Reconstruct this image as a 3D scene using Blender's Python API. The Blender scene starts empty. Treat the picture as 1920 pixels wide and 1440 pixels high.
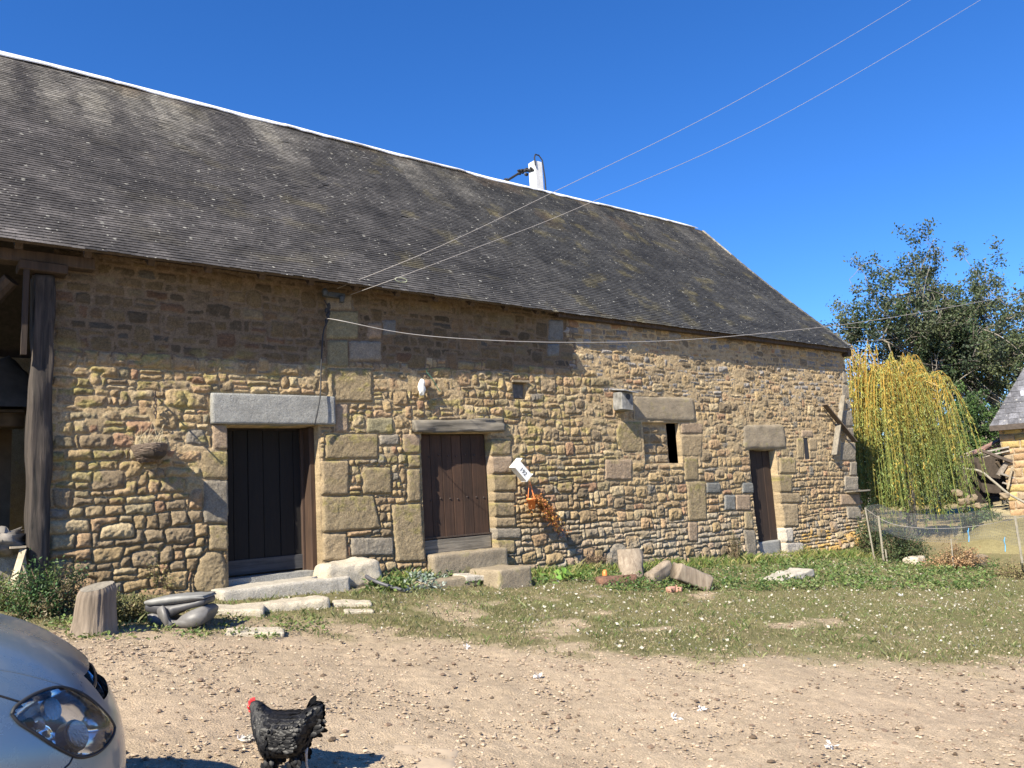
import bpy, math, random
import numpy as np
from mathutils import Vector, Matrix
random.seed(7); rng=np.random.default_rng(7)
SC=bpy.context.scene; COL=SC.collection
# ------------------------------------------------------------ camera
F=1495.0; EYE=np.array([0.0,-9.3,1.5])
def _basis(p,r,y):
    p,r,y=map(math.radians,(p,r,y))
    f=np.array([math.sin(y)*math.cos(p),math.cos(y)*math.cos(p),math.sin(p)])
    R=np.array([math.cos(y),-math.sin(y),0.]); U=np.cross(R,f)
    return R*math.cos(r)-U*math.sin(r), R*math.sin(r)+U*math.cos(r), f
CR,CU,CF=_basis(8.0,3.5,38.5)
cd=bpy.data.cameras.new('camera'); co=bpy.data.objects.new('camera',cd); COL.objects.link(co)
M=Matrix(((CR[0],CU[0],-CF[0],EYE[0]),(CR[1],CU[1],-CF[1],EYE[1]),(CR[2],CU[2],-CF[2],EYE[2]),(0,0,0,1)))
co.matrix_world=M; cd.sensor_width=36; cd.lens=36*F/1920; cd.clip_start=.05; cd.clip_end=2000
SC.camera=co
def ray(px,py): return CR*(px-960)-CU*(py-720)+CF*F
def at_y(px,py,y=0.):
    d=ray(px,py); return EYE+d*((y-EYE[1])/d[1])
def at_x(px,py,x):
    d=ray(px,py); return EYE+d*((x-EYE[0])/d[0])
def at_d(px,py,depth):
    return EYE+ray(px,py)*(depth/F)
def pix(P):
    d=np.asarray(P,float)-EYE; z=d@CF
    return 960+F*(d@CR)/z, 720-F*(d@CU)/z
def wxz(px,py):
    p=at_y(px,py); return p[0],p[2]
# ------------------------------------------------------------ noise
def vnoise2(x,y,seed=0):
    """smooth value noise, arrays in lattice units, result about -1..1"""
    x=np.asarray(x,float); y=np.asarray(y,float)
    xi=np.floor(x).astype(np.int64); yi=np.floor(y).astype(np.int64)
    fx=x-xi; fy=y-yi; fx=fx*fx*(3-2*fx); fy=fy*fy*(3-2*fy)
    def h(a,b):
        n=(a*374761393+b*668265263+seed*974634777)&0xffffffff
        n=((n^(n>>13))*1274126177)&0xffffffff
        n=n^(n>>16)
        return (n&0xffff)/32767.5-1
    return (h(xi,yi)*(1-fx)+h(xi+1,yi)*fx)*(1-fy)+(h(xi,yi+1)*(1-fx)+h(xi+1,yi+1)*fx)*fy
def fbm(x,y,seed=0,o=4):
    s=0;a=1;t=0
    for k in range(o):
        s=s+a*vnoise2(x*2**k,y*2**k,seed+k*17);t+=a;a*=.5
    return s/t
def sstep(a,b,x):
    t=np.clip((x-a)/(b-a),0,1); return t*t*(3-2*t)
# ------------------------------------------------------------ objects
ROOT={}
def tag(o,label=None,cat=None,group=None,kind=None):
    if label: o['label']=label
    if cat: o['category']=cat
    if group: o['group']=group
    if kind: o['kind']=kind
    return o
def thing(name,loc,label,cat,group=None):
    o=bpy.data.objects.new(name,None); COL.objects.link(o); o.location=loc
    o.empty_display_size=.1; ROOT[o.name]=np.array(loc,float)
    return tag(o,label,cat,group)
def mesh_np(name,V,Fq,cols=None,smooth=False,loops=None):
    """V (n,3); Fq (m,4) or (m,3) int array or python list of faces; cols per-vertex (n,3)"""
    V=np.asarray(V,np.float32); me=bpy.data.meshes.new(name)
    if isinstance(Fq,np.ndarray):
        m,k=Fq.shape
        me.vertices.add(len(V)); me.vertices.foreach_set('co',V.ravel())
        me.loops.add(m*k); me.loops.foreach_set('vertex_index',Fq.astype(np.int32).ravel())
        me.polygons.add(m); me.polygons.foreach_set('loop_start',np.arange(0,m*k,k,dtype=np.int32))
        me.update(calc_edges=True)
    else:
        me.from_pydata([tuple(map(float,v)) for v in V],[],[tuple(int(i) for i in f) for f in Fq]); me.update()
    if cols is not None:
        a=me.color_attributes.new('Col','FLOAT_COLOR','POINT')
        c=np.ones((len(V),4),np.float32); c[:,:3]=cols; a.data.foreach_set('color',c.ravel())
    me.polygons.foreach_set('use_smooth',np.full(len(me.polygons),bool(smooth)))
    return me
def link(name,V,Fq,mat,parent=None,cols=None,smooth=False,origin=None):
    V=np.asarray(V,float).reshape(-1,3)
    if parent is not None: o0=ROOT[parent.name]
    elif origin is not None: o0=np.array(origin,float)
    else: o0=np.array([(V[:,0].min()+V[:,0].max())/2,(V[:,1].min()+V[:,1].max())/2,V[:,2].min()])
    me=mesh_np(name,V-o0,Fq,cols,smooth)
    if mat is not None:
        for mm in (mat if isinstance(mat,(list,tuple)) else [mat]): me.materials.append(mm)
    ob=bpy.data.objects.new(name,me); COL.objects.link(ob)
    if parent is not None: ob.parent=parent
    else: ob.location=o0
    ROOT[ob.name]=o0
    return ob
class MB:
    """collects shapes into one mesh (world coordinates)"""
    def __init__(s): s.V=[];s.F=[];s.C=[]
    def add(s,V,Fs,col=(1,1,1)):
        b=len(s.V); s.V+= [tuple(v) for v in V]; s.F+=[tuple(i+b for i in f) for f in Fs]
        s.C+=[tuple(col)]*len(V) if not isinstance(col,list) else col
    def box(s,c,size,rot=None,col=(1,1,1),jit=0,bev=0):
        c=np.array(c,float);hx,hy,hz=[v/2 for v in size]
        R=np.eye(3) if rot is None else np.array(rot)
        if bev:
            b=min(bev,hx*.9,hy*.9,hz*.9); vs=[];fs=[]
            idx={}
            for sx in(-1,1):
                for sy in(-1,1):
                    for sz in(-1,1):
                        for k in range(3):
                            p=[sx*hx,sy*hy,sz*hz]
                            for a in range(3):
                                if a!=k: p[a]-=(sx,sy,sz)[a]*b
                            idx[(sx,sy,sz,k)]=len(vs); vs.append(p)
            q=lambda *a:[idx[t] for t in a]
            for s1 in(-1,1):
                fs.append(q((s1,-1,-1,0),(s1,1,-1,0),(s1,1,1,0),(s1,-1,1,0)))
                fs.append(q((-1,s1,-1,1),(1,s1,-1,1),(1,s1,1,1),(-1,s1,1,1)))
                fs.append(q((-1,-1,s1,2),(1,-1,s1,2),(1,1,s1,2),(-1,1,s1,2)))
            for a in(-1,1):
                for b2 in(-1,1):
                    fs.append(q((a,b2,-1,0),(a,b2,1,0),(a,b2,1,1),(a,b2,-1,1)))
                    fs.append(q((a,-1,b2,0),(a,1,b2,0),(a,1,b2,2),(a,-1,b2,2)))
                    fs.append(q((-1,a,b2,1),(1,a,b2,1),(1,a,b2,2),(-1,a,b2,2)))
                    for c2 in(-1,1): fs.append(q((a,b2,c2,0),(a,b2,c2,1),(a,b2,c2,2)))
            vs=np.array(vs)
        else:
            vs=np.array([[x,y,z] for x in(-hx,hx) for y in(-hy,hy) for z in(-hz,hz)])
            fs=[(0,1,3,2),(4,6,7,5),(0,4,5,1),(2,3,7,6),(0,2,6,4),(1,5,7,3)]
        if jit: vs=vs+rng.normal(0,jit,vs.shape)
        s.add((R@vs.T).T+c,fs,col)
    def bar(s,a,b,w,h,col=(1,1,1),up=(0,0,1),bev=0):
        a=np.array(a,float);b=np.array(b,float);x=b-a;L=np.linalg.norm(x);x/=L
        up=np.array(up,float)
        if abs(x@up)>.97: up=np.array([0,1.,0])
        y=np.cross(up,x);y/=np.linalg.norm(y);z=np.cross(x,y)
        s.box((a+b)/2,(L,w,h),np.array([x,y,z]).T,col,bev=bev)
    def tube(s,pts,r,n=8,col=(1,1,1),cap=True):
        pts=np.asarray(pts,float);m=len(pts)
        rs=np.full(m,r) if np.isscalar(r) else np.asarray(r,float)
        T=np.gradient(pts,axis=0);T/=np.linalg.norm(T,axis=1)[:,None]+1e-9
        ref=np.array([0,0,1.]) if abs(T[0][2])<.9 else np.array([1.,0,0])
        u=np.cross(ref,T[0]);u/=np.linalg.norm(u)
        V=[]
        for i in range(m):
            u=u-T[i]*(u@T[i]);u/=np.linalg.norm(u)+1e-9;w=np.cross(T[i],u)
            for k in range(n):
                a=2*math.pi*k/n;V.append(pts[i]+rs[i]*(u*math.cos(a)+w*math.sin(a)))
        Fs=[(i*n+k,i*n+(k+1)%n,(i+1)*n+(k+1)%n,(i+1)*n+k) for i in range(m-1) for k in range(n)]
        if cap: Fs+=[tuple(range(n-1,-1,-1)),tuple((m-1)*n+k for k in range(n))]
        s.add(V,Fs,col)
    def blob(s,c,r,seed=0,nu=14,nv=9,amp=.15,fr=2.,col=(1,1,1),flat=1.0,sq=1.0):
        """lumpy rounded stone / lump; sq<1 makes it blockier"""
        c=np.array(c,float);r=np.array(r,float);V=[]
        for j in range(nv+1):
            th=math.pi*j/nv
            for i in range(nu):
                ph=2*math.pi*i/nu
                d=np.array([math.sin(th)*math.cos(ph),math.sin(th)*math.sin(ph),math.cos(th)])
                e=np.sign(d)*np.abs(d)**sq
                k=1+amp*float(vnoise2(d[0]*fr+seed*3.1,d[1]*fr+d[2]*fr*1.7,seed))
                V.append(c+r*e*k)
        Fs=[(j*nu+i,(j+1)*nu+i,(j+1)*nu+(i+1)%nu,j*nu+(i+1)%nu) for j in range(nv) for i in range(nu)]
        s.add(V,Fs,col)
    def build(s,name,mat,parent=None,smooth=False,cols=True,origin=None):
        return link(name,np.array(s.V),s.F,mat,parent,np.array(s.C) if cols else None,smooth,origin)
def stone_mesh(c,size,rot=0.,seed=0,bev=.25,amp=.02,n=(22,14,12),fr=4.,tilt=None):
    """a dressed or weathered stone block: subdivided superellipsoid cube with noise; returns V,F"""
    nx=max(6,n[0]);V=[];Fs=[]
    hx,hy,hz=[s/2 for s in size];m=min(hx,hy,hz)
    idx={}
    def key(p): return tuple(np.round(p,5))
    N=nx
    def face(o,u,v,nu,nv):
        g=[[None]*(nv+1) for _ in range(nu+1)]
        for a in range(nu+1):
            for b in range(nv+1):
                p=o+u*(2*a/nu)+v*(2*b/nv); k=key(p)
                if k not in idx: idx[k]=len(V);V.append(p.copy())
                g[a][b]=idx[k]
        for a in range(nu):
            for b in range(nv): Fs.append((g[a][b],g[a+1][b],g[a+1][b+1],g[a][b+1]))
    X,Y,Z=np.eye(3);c1=-(X+Y+Z)
    nx,ny,nz=n
    face(c1,Y,X,ny,nx);face(c1+2*Z,X,Y,nx,ny);face(c1,X,Z,nx,nz);face(c1+2*Y,Z,X,nz,nx);face(c1,Z,Y,nz,ny);face(c1+2*X,Y,Z,ny,nz)
    P=np.array(V); h=np.array([hx,hy,hz]); rad=bev*m
    Q=P*h; inner=np.clip(Q,-(h-rad),(h-rad)); d=Q-inner; L=np.linalg.norm(d,axis=1)[:,None]
    Q=np.where(L>1e-9,inner+d/np.maximum(L,1e-9)*rad*np.minimum(1,L/rad*1.2),Q)
    nrm=Q/np.maximum(np.linalg.norm(Q/h,axis=1)[:,None],1e-6)/h; nrm/=np.linalg.norm(nrm,axis=1)[:,None]+1e-9
    nn=fbm(Q[:,0]*fr+Q[:,2]*fr*1.3+seed*7,Q[:,1]*fr+Q[:,2]*fr*.9,seed,3)+.5*fbm(Q[:,0]*fr*3+seed,Q[:,2]*fr*3+Q[:,1]*fr*2.3,seed+5,2)
    Q=Q+nrm*nn[:,None]*amp
    a=rot;R=np.array([[math.cos(a),-math.sin(a),0],[math.sin(a),math.cos(a),0],[0,0,1]])
    if tilt is not None: R=R@np.array(Matrix.Rotation(tilt[0],3,'X'))@np.array(Matrix.Rotation(tilt[1],3,'Y'))
    return (R@Q.T).T+np.array(c),Fs
# ------------------------------------------------------------ materials
def nt(m):
    m.use_nodes=True; return m.node_tree
class NB:
    def __init__(s,name):
        s.m=bpy.data.materials.new(name); s.t=nt(s.m); s.n=s.t.nodes; s.l=s.t.links
        s.b=s.n['Principled BSDF']; s.out=s.n['Material Output']
        s.tc=s.n.new('ShaderNodeTexCoord').outputs['Object']
    def attr(s,name='Col'):
        a=s.n.new('ShaderNodeAttribute');a.attribute_name=name;return a.outputs['Color']
    def map(s,scale=(1,1,1),src=None):
        a=s.n.new('ShaderNodeMapping');a.inputs['Scale'].default_value=scale
        s.l.new(src or s.tc,a.inputs['Vector']);return a.outputs['Vector']
    def noise(s,scale,detail=4,rough=.55,vec=None,dist=0):
        a=s.n.new('ShaderNodeTexNoise');a.inputs['Scale'].default_value=scale;a.inputs['Detail'].default_value=detail
        a.inputs['Roughness'].default_value=rough;a.inputs['Distortion'].default_value=dist
        s.l.new(vec or s.tc,a.inputs['Vector']);return a.outputs['Fac']
    def voro(s,scale,vec=None,feature='F1',rand=1,out='Distance'):
        a=s.n.new('ShaderNodeTexVoronoi');a.inputs['Scale'].default_value=scale;a.feature=feature
        a.inputs['Randomness'].default_value=rand
        s.l.new(vec or s.tc,a.inputs['Vector']);return a.outputs[out]
    def ramp(s,fac,stops):
        a=s.n.new('ShaderNodeValToRGB');e=a.color_ramp.elements
        while len(e)<len(stops): e.new(.5)
        for i,(p,c) in enumerate(stops):
            e[i].position=p; e[i].color=(c,c,c,1) if np.isscalar(c) else (*c,1)
        s.l.new(fac,a.inputs[0]);return a.outputs[0]
    def mix(s,fac,a,b,mode='MIX'):
        n=s.n.new('ShaderNodeMix');n.data_type='RGBA';n.blend_type=mode
        for i,v in ((0,fac),(6,a),(7,b)):
            if isinstance(v,(int,float)): n.inputs[i].default_value=v if i==0 else (v,v,v,1)
            elif isinstance(v,tuple): n.inputs[i].default_value=(*v,1)
            else: s.l.new(v,n.inputs[i])
        return n.outputs[2]
    def math(s,op,a,b=0.):
        n=s.n.new('ShaderNodeMath');n.operation=op
        for i,v in ((0,a),(1,b)):
            if isinstance(v,(int,float)): n.inputs[i].default_value=v
            else: s.l.new(v,n.inputs[i])
        return n.outputs[0]
    def bump(s,h,strength=.5,dist=.01,prev=None):
        n=s.n.new('ShaderNodeBump');n.inputs['Strength'].default_value=strength;n.inputs['Distance'].default_value=dist
        s.l.new(h,n.inputs['Height'])
        if prev: s.l.new(prev,n.inputs['Normal'])
        s.l.new(n.outputs['Normal'],s.b.inputs['Normal']);return n.outputs['Normal']
    def col(s,c):
        if isinstance(c,tuple): s.b.inputs['Base Color'].default_value=(*c,1)
        else: s.l.new(c,s.b.inputs['Base Color'])
    def set(s,**k):
        for a,v in k.items(): s.b.inputs[a.replace('_',' ')].default_value=v
        return s
def simple(name,c,rough=.8,ns=30,nv=.25,bs=.3,bd=.004,attr=False,metal=0,spec=.5):
    b=NB(name);src=b.attr() if attr else c
    f=b.noise(ns,5)
    k=b.ramp(f,[(.3,1-nv),(.7,1+nv)])
    b.col(b.mix(1.,src,k,'MULTIPLY'));b.set(Roughness=rough,Metallic=metal)
    b.b.inputs['Specular IOR Level'].default_value=spec
    if bs: b.bump(b.noise(ns*2,4),bs,bd)
    return b.m
# ------------------------------------------------------------ terrain function
def ground_z(x,y):
    x=np.asarray(x,float);y=np.asarray(y,float)
    xx=np.where(x<17,x,17+ (x-17)*.35); xx=np.clip(xx,-6,26)
    yy=np.clip(y,-16,0)
    z=np.interp(xx,[-6,1.4,3,5.4,9,13,17,30],[1.15,.80,.62,.50,.26,.04,-.15,-.45])+.1*yy
    far=sstep(18,60,np.hypot(x-5,y+3))
    z=z*(1-far)+(-.5)*far
    return z+.02*fbm(x*.35,y*.35,3,3)+.006*fbm(x*1.7,y*1.7,8,2)
def at_z(px,py,z):
    d=ray(px,py); return EYE+d*((z-EYE[2])/d[2])
def gp(px,py,dz=0.):
    """point where the line of sight meets the ground"""
    d=ray(px,py);d=d/np.linalg.norm(d);lo=.5;hi=None;t=.5
    while t<300:
        p=EYE+d*t
        if p[2]<ground_z(p[0],p[1])+dz: hi=t;break
        lo=t;t+=.25
    if hi is None: return EYE+d*60
    for _ in range(20):
        m=(lo+hi)/2;p=EYE+d*m
        if p[2]<ground_z(p[0],p[1])+dz: hi=m
        else: lo=m
    return EYE+d*hi
# ------------------------------------------------------------ materials of the barn
def mat_wall():
    b=NB('rubble_stone');c=b.attr()
    n1=b.noise(60,7,.75);n2=b.noise(9,4)
    k=b.ramp(n1,[(.25,.5),(.5,1.),(.75,1.5)]);c=b.mix(1.,c,k,'MULTIPLY')
    k=b.ramp(n2,[(.3,.86),(.7,1.14)]);c=b.mix(1.,c,k,'MULTIPLY')
    b.col(c);b.set(Roughness=.95);b.b.inputs['Specular IOR Level'].default_value=.2
    p=b.bump(b.noise(38,6,.75),1.,.022);b.bump(b.noise(140,3,.7),.6,.004,p)
    return b.m
MAT_WALL=mat_wall()
MAT_BLACK=simple('black_cable',(.02,.02,.022),.6,20,.1,0)
def mat_granite(name,base,speck,yel=None):
    b=NB(name)
    v=b.voro(170,out='Color');r=b.ramp(v,[(.2,.72),(.6,1.),(.95,1.28)])
    c=b.mix(1.,base,r,'MULTIPLY')
    c=b.mix(1.,c,b.ramp(b.noise(6,5,.6),[(.3,.82),(.7,1.15)]),'MULTIPLY')
    c=b.mix(b.ramp(b.voro(22),[(.10,1.),(.16,0.)]),c,speck)
    if yel: c=b.mix(b.ramp(b.noise(5,5,.7),[(.58,0.),(.72,.8)]),c,yel)
    b.col(c);b.set(Roughness=.9);b.b.inputs['Specular IOR Level'].default_value=.25
    p=b.bump(b.noise(22,6,.75),.9,.018);b.bump(b.noise(90,5,.75),.9,.006,p);return b.m
MAT_GRANITE=mat_granite('grey_granite',(.30,.295,.27),(.15,.15,.14))
MAT_SAND=mat_granite('tan_dressed_stone',(.30,.245,.17),(.18,.14,.095),(.29,.25,.10))
MAT_PALE=mat_granite('pale_weathered_stone',(.50,.44,.34),(.3,.25,.18),(.42,.35,.16))
def mat_wood(name,c0,c1,axis='Z',rough=.85,sc=1.,bump=.7,attr=False):
    b=NB(name);s={'X':(1.2,22,22),'Y':(22,1.2,22),'Z':(22,22,1.2)}[axis]
    v=b.map(tuple(q*sc for q in s));n=b.noise(1,6,.65,v,.6)
    c=b.mix(b.ramp(n,[(.3,0.),(.7,1.)]),c0,c1)
    n2=b.noise(3,4);c=b.mix(1.,c,b.ramp(n2,[(.3,.75),(.7,1.2)]),'MULTIPLY')
    if attr: c=b.mix(1.,c,b.attr(),'MULTIPLY')
    b.col(c);b.set(Roughness=rough);b.bump(n,bump,.01);return b.m
MAT_DARKWOOD=mat_wood('dark_old_wood',(.035,.024,.017),(.080,.054,.037),attr=True)
MAT_GREYWOOD=mat_wood('grey_weathered_wood',(.13,.115,.09),(.29,.255,.20))
MAT_GREYWOODX=mat_wood('grey_weathered_wood_long',(.055,.048,.038),(.27,.235,.18),'X',bump=1.)
MAT_BEAM=mat_wood('sun_bleached_beam',(.007,.006,.005),(.085,.066,.052),bump=1.)
# ------------------------------------------------------------ the barn
BARN=thing('stone_barn',(9.0,3.0,.3),'long rubble stone barn with a dark slate roof and three wooden doors','barn')
WX0,WX1,WZ0,WZ1=1.33,17.02,-.6,4.38
RES=.0105
nx=int((WX1-WX0)/RES)+1; nz=int((WZ1-WZ0)/RES)+1
gx=np.linspace(WX0,WX1,nx); gz=np.linspace(WZ0,WZ1,nz)
GX,GZ=np.meshgrid(gx,gz)            # rows = z
H=np.full(GX.shape,-9.,np.float64); CC=np.zeros(GX.shape+(3,)); OCC=np.full(GX.shape,9.)
warp1=fbm(GX/.11,GZ/.09,11,3)*.019; warp2=fbm(GX/.12,GZ/.06,12,3)*.016
rough1=fbm(GX/.075,GZ/.06,13,4); rough2=fbm(GX/.028,GZ/.028,14,3); crag=np.abs(fbm(GX/.11,GZ/.09,15,4))
WXp=GX+warp1; WZp=GZ+warp2
def put_stone(P,col,hgt,k=60.,edge=.028,rough=1.,joint=.012,dress=False,lich=0.,force=False):
    P=np.asarray(P,float)
    m=.04
    i0=int((P[:,0].min()-m-WX0)/RES);i1=int((P[:,0].max()+m-WX0)/RES)+2
    j0=int((P[:,1].min()-m-WZ0)/RES);j1=int((P[:,1].max()+m-WZ0)/RES)+2
    i0=max(i0,0);j0=max(j0,0);i1=min(i1,nx);j1=min(j1,nz)
    if i1-i0<2 or j1-j0<2: return
    sl=(slice(j0,j1),slice(i0,i1))
    x=WXp[sl] if not dress else GX[sl]+warp1[sl]*.45; z=WZp[sl] if not dress else GZ[sl]+warp2[sl]*.45
    c=P.mean(0);ds=[]
    n=len(P)
    for a in range(n):
        p=P[a];q=P[(a+1)%n];e=q-p;nn=np.array([e[1],-e[0]]);L=np.linalg.norm(nn)
        if L<1e-5: continue
        nn/=L
        if (c-p)@nn>0: nn=-nn
        ds.append((x-p[0])*nn[0]+(z-p[1])*nn[1])
    D=np.array(ds);mx=D.max(0);sd=mx+np.log(np.exp(k*(D-mx)).sum(0))/k
    if not force: sd=np.maximum(sd,-(OCC[sl]-joint*1.6))
    t=-sd
    ok=t>0
    if not ok.any(): return
    w=P[:,0].max()-P[:,0].min();hh=P[:,1].max()-P[:,1].min()
    tx,tz=random.uniform(-.045,.045),random.uniform(-.06,.09)
    if dress: tx*=.2;tz*=.2
    prof=1-np.exp(-np.maximum(t,0)/edge)
    h=hgt*prof+ (tx*(x-c[0])+tz*(z-c[1]))*prof
    h+= prof*rough*(.014*rough1[sl]+.011*rough2[sl]-.016*crag[sl])
    cc=np.empty(x.shape+(3,));cc[:]=col
    var=1+.10*rough1[sl]+.10*rough2[sl]; cc*=var[...,None]
    if lich>0:
        v=(z-c[1])/max(hh,.05)
        lm=.85*sstep(-.05,.75,v*.8+.9*fbm(x/.06,z/.05,21,4)+lich*.6-.15)
        cc=cc*(1-lm[...,None])+np.array((.36,.31,.115))*(.8+.3*rough2[sl][...,None])*lm[...,None]
    up=ok&(h>H[sl]) if not force else ok
    H[sl]=np.where(up,h,H[sl]); CC[sl]=np.where(up[...,None],cc,CC[sl])
    OCC[sl]=np.minimum(OCC[sl],sd if True else OCC[sl])
# --- big dressed stones traced in the photograph: corner pixels
TAN=(.33,.26,.155)
OCH=(.36,.28,.17); PNK=(.35,.265,.18); GRY=(.29,.255,.195); BLU=(.21,.21,.19); WHT=(.60,.54,.44); GRN=(.28,.25,.15)
def R4(a,b,c,d): return (a,b,c,b,c,d,a,d)
big=[ (R4(398,794,427,843),PNK),(R4(379,846,427,898),TAN),(R4(381,901,427,981),GRY),(R4(391,984,427,1032),TAN),
 (R4(615,691,698,754),TAN),(R4(628,758,653,811),PNK),(R4(610,814,708,860),TAN),(R4(603,864,653,928),OCH),((605,930,700,930,714,990,606,998),TAN),(R4(605,1001,650,1051),OCH),
 (R4(613,583,672,635),GRN),(R4(614,638,653,688),GRN),(R4(655,640,715,676),GRY),(R4(612,553,660,580),GRY),
 (R4(680,877,733,926),TAN),(R4(688,784,737,813),GRN),(R4(711,815,747,835),GRY),(R4(658,1008,737,1042),GRY),
 ((734,947,789,944,796,1052,742,1054),TAN),(R4(763,880,788,941),TAN),(R4(755,815,787,850),PNK),(R4(764,853,787,877),TAN),
 (R4(917,823,958,853),TAN),(R4(916,855,960,888),PNK),(R4(917,890,968,921),TAN),(R4(920,923,965,940),OCH),(R4(920,942,965,968),TAN),(R4(921,970,966,988),OCH),(R4(921,990,975,1010),GRY),(R4(923,1012,963,1037),TAN),
 ((1160,791,1200,791,1203,848,1170,848,1154,830,1154,805),TAN),(R4(1277,793,1317,813),PNK),(R4(1276,815,1316,856),OCH),(R4(1283,858,1308,901),TAN),((1287,903,1322,903,1325,975,1291,977),TAN),(R4(1290,979,1307,1015),PNK),
 (R4(1379,928,1406,957),PNK),(R4(1395,959,1410,992),TAN),((1392,994,1413,994,1416,1052,1400,1052),GRY),
 (R4(1464,840,1478,856),TAN),(R4(1460,858,1490,888),TAN),(R4(1454,890,1482,923),TAN),(R4(1454,925,1498,943),OCH),(R4(1456,945,1493,987),OCH),(R4(1459,990,1483,1016),WHT),(R4(1462,1018,1502,1038),WHT),
 (R4(1493,822,1506,860),TAN),(R4(1515,822,1530,845),OCH),(R4(1515,847,1528,860),OCH),(R4(1502,807,1522,820),PNK),
 (R4(1579,693,1594,720),GRY),(R4(1577,722,1596,748),GRY),(R4(1584,750,1597,768),GRY),(R4(1579,770,1599,800),GRY),(R4(1588,802,1600,828),GRY),(R4(1575,830,1603,864),GRY),(R4(1593,866,1606,892),GRY),(R4(1583,893,1608,920),GRY),(R4(1575,927,1610,947),PNK),(R4(1586,950,1611,973),GRY),
 (R4(1028,600,1055,640),BLU),(R4(1027,645,1048,668),BLU),
 (R4(1133,862,1183,900),PNK),(R4(1392,905,1420,925),BLU),(R4(1324,905,1350,925),BLU),(R4(1358,928,1379,957),BLU),
 (R4(690,606,716,634),PNK),(R4(717,600,742,628),BLU),(R4(630,560,664,581),BLU),
]
for P,c in big:
    q=np.array([wxz(P[i],P[i+1]) for i in range(0,len(P),2)])
    put_stone(q,np.array(c)*random.uniform(.92,1.08),.034+random.uniform(-.005,.006),k=110,edge=.011,rough=.42,dress=True,lich=.12 if c==TAN else 0)
# rounded boulders in the footing
for P,c in [((1150,1018,1168,1020,1181,1040,1183,1078,1132,1082,1133,1040),GRY),((380,1034,415,1034,427,1060,426,1110,366,1112,364,1060),TAN),
            ((690,790,720,783,737,800,735,813,688,813),GRN)]:
    q=np.array([wxz(P[i],P[i+1]) for i in range(0,len(P),2)]); put_stone(q,np.array(c),.06,k=30,edge=.03,rough=.9)
# openings: (px rect) -> x0,x1,z0,z1,depth
def rect(tl,br):
    a=wxz(*tl);b=wxz(*br);return a[0],b[0],b[1],a[1]
D1=(3.13,4.27,.60,2.53); D2=(5.76,6.93,.72,2.43); D3=(13.13,13.98,-.12,2.13)
NICHE=(lambda a:(a[0],a[1],a[2],a[3]))(rect((962,714),(989,748)))
WIN=rect((1203,792),(1279,868)); SLIT=rect((1505,822),(1517,860))
HOLES=[D1+(.34,),D2+(.16,),D3+(.17,),NICHE+(.12,),SLIT+(.25,)]
print('D',NICHE,WIN,SLIT)
# lintels and sills occupy space
LINT=rect((394,737),(626,797)); WBEAM=rect((773,788),(941,812)); WLINT=rect((1186,741),(1303,791)); DLINT=rect((1387,795),(1474,840))
SILL2=rect((800,1041),(942,1066))
for r in [D1,D2,D3,NICHE,WIN,SLIT,LINT,WLINT,SILL2]:
    x0,x1,z0,z1=r[:4]
    sd=np.maximum(np.maximum(x0-GX,GX-x1),np.maximum(z0-GZ,GZ-z1)); OCC=np.minimum(OCC,sd-.006)
x0,x1,z0,z1=WBEAM; OCC=np.minimum(OCC,np.maximum(np.maximum(x0-GX,GX-x1),np.maximum(z0-GZ,GZ-z1)))
x0,x1,z0,z1=DLINT; OCC=np.minimum(OCC,np.maximum(np.maximum(x0+.1-GX,GX-x1+.1),np.maximum(z0-GZ,GZ-z1)))
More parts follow.
